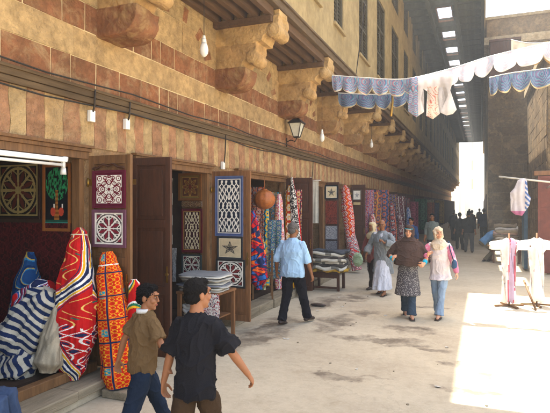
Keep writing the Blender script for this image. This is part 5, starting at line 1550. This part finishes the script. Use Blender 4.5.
# woman in the cream scarf
r7, j7 = person('laughing woman in a cream head scarf, white blouse with pink sleeves and pale jeans', (-.70, 9.78, 0), R(172), 1.63,
       dict(lean=1, yaw=26, pitch=3, side=2, footL=(-.03, .24, .085), footR=(.08, -.22, .12), toeupR=-25, handL=(-.33, .10, .88), handR=(.16, .30, 1.20), hdirR=(-.3, .3, .8), epoleR=(1, -.6, -.4), curlR=.7, thumbR=(-.5, 0, .8), build=.96),
       {'jeans': dict(mat=JEANL, loose=1.12, flare=1.35), 'blouse': dict(mat=cm_('#ddd0cc'), hem=-.20, hemr=(.225, .215), hemy=.03, loose=1.08, sleeve=1.5, slw=1.05, amp=.008), 'head_scarf': dict(mat=cm_('#d8c4a8'), amp=.011, fs=(10, 10, 9)), 'shoes': dict(mat=SHOE, sandal=True)}, 2, 'none', .006, 7)
q = MB(); k_ = 1.63 / 1.75
q.tube([j7['shR'].lerp(j7['elR'], .15), j7['shR'].lerp(j7['elR'], .5), j7['elR'], j7['elR'].lerp(j7['wrR'], .8)], [.074, .072, .068, .054], n=18)
solid(q, 'pink_sleeve', cm_('#d87a94'), r7, .007, 3, .005)
for a_, b_ in ((.3, 1.2), (0, 0)):
    if a_:
        q = MB(); q.tube([j7['shL'].lerp(j7['elL'], .2), j7['elL'], j7['elL'].lerp(j7['wrL'], .9)], [.074, .068, .054], n=16); solid(q, 'pink_sleeve', cm_('#d87a94'), r7, .007, 3, .004)
t = thing('shoulder_bag', 'small dark blue shoulder bag on the strap of the woman in the cream scarf', 'bag', (-.70, 9.78, 0), R(172))
q = MB(); q.ell((-.27, .10, .96), (.055, .045, .09), 16, 10); solid(q, 'bag_body', cm_('#3c5674'), t, .007, 2, .006)
q = MB(); q.tube([(-.145, -.02, 1.36), (-.20, .125, 1.22), (-.26, .12, 1.03)], .009, n=8); q.tube([(-.145, -.02, 1.36), (-.21, -.13, 1.22), (-.27, .06, 1.03)], .009, n=8); q.build('strap', cm_('#2c3c54'), t)
# person with the green bag
person('person in cream scarf and dark trousers, half hidden behind the grey robed man', (-2.42, 12.5, 0), R(150), 1.62,
       dict(lean=4, footL=(-.08, .18, .085), footR=(.10, -.14, .09), handR=(.34, .12, .80), handL=(-.24, .1, .9)),
       {'trousers': dict(mat=cm_('#2b1d1a'), loose=1.15), 'tunic': dict(mat=cm_('#8a4a44'), hem=-.24, hemr=(.2, .15), sleeve=1.6, loose=1.08), 'head_scarf': dict(mat=cm_('#c0ac84')), 'shoes': dict(mat=SHOE)}, 1, 'none', .009, 8)
q = MB(); q.ell((-2.72, 12.12, .72), (.12, .08, .17), 18, 12); q.tube([(-2.76, 12.12, .85), (-2.70, 12.14, .98), (-2.66, 12.12, .85)], .012, n=8)
tag(solid(q, 'plastic_bag', mat('green_bag', hx('#93a882'), .35, .3, 14, .3, 60, .5), None, .009, 2, .012, (14, 14, 14)), 'pale green plastic carrier bag held at the left of the grey robed man', 'bag')
# people farther back
def walker(label, loc, rz, H, top, legs, hair='short', skin=1, grp=None, pose=None, sleeve=1.5, extra=None, hem=-.12):
    p = dict(lean=3, footL=(-.09, .14, .085), footR=(.09, -.1, .085)); p.update(pose or {})
    wr = {'trousers': dict(mat=cm_(legs), loose=1.2), 'jacket': dict(mat=cm_(top), loose=1.14, hem=hem, sleeve=sleeve, hemr=(.2, .15)), 'shoes': dict(mat=SHOE)}
    wr.update(extra or {})
    return person(label, loc, R(rz), H, p, wr, skin, hair, .013, len(label), 1.0, abs(rz) > 90, grp, False)
walker('man in a grey green jacket standing behind the two women', (-1.62, 19.0, 0), 178, 1.74, '#6c7268', '#3c3c38', skin=1)
walker('man in a dark blue jacket behind the left shoulder of the brown scarfed woman', (-2.15, 17.6, 0), 160, 1.62, '#2c4468', '#2c2c30', skin=0)
walker('tall man in black jacket and grey trousers seen from behind near the street mouth', (-.52, 23.6, 0), -5, 1.80, '#1c1e20', '#4c4c4a', pose=dict(footL=(-.14, .1, .085), footR=(.14, -.08, .085)))
walker('man in black standing just left of the tall man in grey trousers', (-.92, 25.0, 0), 20, 1.70, '#181a1c', '#20201f')
walker('man in a dark blue shirt walking away towards the bright opening', (.10, 29.5, 0), 4, 1.86, '#2c3a50', '#24262c')
walker('dark clothed man beyond, left of the bright opening', (-1.5, 31.0, 0), -12, 1.74, '#22262a', '#1e2022')
walker('man in a brown shirt far down the street against the light', (-.6, 36.0, 0), 3, 1.72, '#4a3c30', '#26241f')
walker('distant man in a pale shirt near the left shops', (-1.9, 40.0, 0), 6, 1.72, '#8a8c86', '#2a2c30')
walker('distant figure in black at the far mouth of the street', (-.2, 48.0, 0), 0, 1.75, '#18191b', '#202022')
walker('distant figure in brown left of the one in black at the far mouth', (-1.1, 52.0, 0), 0, 1.7, '#4c4238', '#2c2a28')
person('man in a blue shirt bending forward over the bench of clothes at the right', (.16, 20.2, 0), R(-72), 1.72,
       dict(lean=48, pelvis=(0, -.1, .72), footL=(-.12, .1, .08), footR=(.14, -.12, .08), handL=(-.16, .55, .86), handR=(.16, .58, .86), epoleL=(-1, 0, -.5), epoleR=(1, 0, -.5)),
       {'trousers': dict(mat=cm_('#6c6048'), loose=1.25), 'shirt': dict(mat=cm_('#5c86ac'), loose=1.15, sleeve=.7, hem=-.1), 'shoes': dict(mat=SHOE)}, 1, 'short', .011, 9, 1.0, False, None, False)

# ------------------------------------------------------------------ unseen canopy, added to shade the near end of the sun patch
t = thing('added_shade_canopy', 'plain cloth canopy added out of view overhead to shade the near end of the sun patch', 'canopy', (0, 5.9, 0))
mb = MB(); b = mb.add([(-1.7 + 3.4 * u / 16, -1.2 + 2.93 * v / 12, 6.0 - .12 * math.sin(PI * u / 16) * math.sin(PI * v / 12)) for v in range(13) for u in range(17)])
for v in range(12):
    for u in range(16):
        a = b + v * 17 + u; mb.face([a, a + 1, a + 18, a + 17], hx('#b4a078'), 0, True)
o_ = mb.build('cloth', M['cloth'], t); s_ = o_.modifiers.new('solid', 'SOLIDIFY'); s_.thickness = .01
# litter and stones on the paving
for k in range(16):
    x, y_ = random.uniform(-3.2, 1.2), random.uniform(4.8, 13)
    mb = MB(); r = random.uniform(.006, .02)
    mb.ell((0, 0, r * .3), (r, r * random.uniform(.6, 1), r * .5), 8, 5)
    if k < 0: pass
    o = mb.build('pebble', M['plank']); o.location = (x, y_, 0); o.rotation_euler = (0, 0, random.uniform(0, 6))
    tag(o, 'small pale stone lying loose on the dusty paving', 'stone', 'loose stones on the paving')
for k in range(14):
    x, y_ = random.uniform(-3.4, 1.0), random.uniform(5.0, 14)
    mb = MB(); n_ = 7; rr_ = random.uniform(.015, .045)
    pts_ = [(rr_ * random.uniform(.6, 1.2) * math.cos(2 * PI * q / n_), rr_ * random.uniform(.5, 1.1) * math.sin(2 * PI * q / n_)) for q in range(n_)]
    b = mb.add([(a, c_, .004 + .012 * random.random()) for a, c_ in pts_] + [(0, 0, .006)])
    for q in range(n_): mb.face([b + q, b + (q + 1) % n_, b + n_], hx('#c8c2b4'))
    o = mb.build('paper_scrap', M['cloth']); o.location = (x, y_, 0)
    so_ = o.modifiers.new('solid', 'SOLIDIFY'); so_.thickness = .002
    tag(o, 'crumpled pale paper scrap lying on the dusty paving', 'litter', 'paper scraps on the paving')
mb = MB(); mb.ell((0, 0, .03), (.17, .06, .03), 16, 6)
o = mb.build('sandal', SHOE); o.location = (-3.02, 9.9, 0); tag(o, 'dark flattened sandal lying on the damp paving right of the blue shirted man', 'sandal')

# ------------------------------------------------------------------ dusty air
hz = MB(); hz.box(-255, 255, -125, 425, -1.4, 33)
hm_, HN, HL, HP_ = new_mat('dusty_air')
HN.remove(HP_)
pv = HN.new('ShaderNodeVolumePrincipled'); pv.inputs['Color'].default_value = (.93, .95, .93, 1); pv.inputs['Density'].default_value = .0028; pv.inputs['Anisotropy'].default_value = .35
HL.new(pv.outputs[0], HN['Material Output'].inputs['Volume'])
tag(hz.build('haze', hm_), kind='stuff')
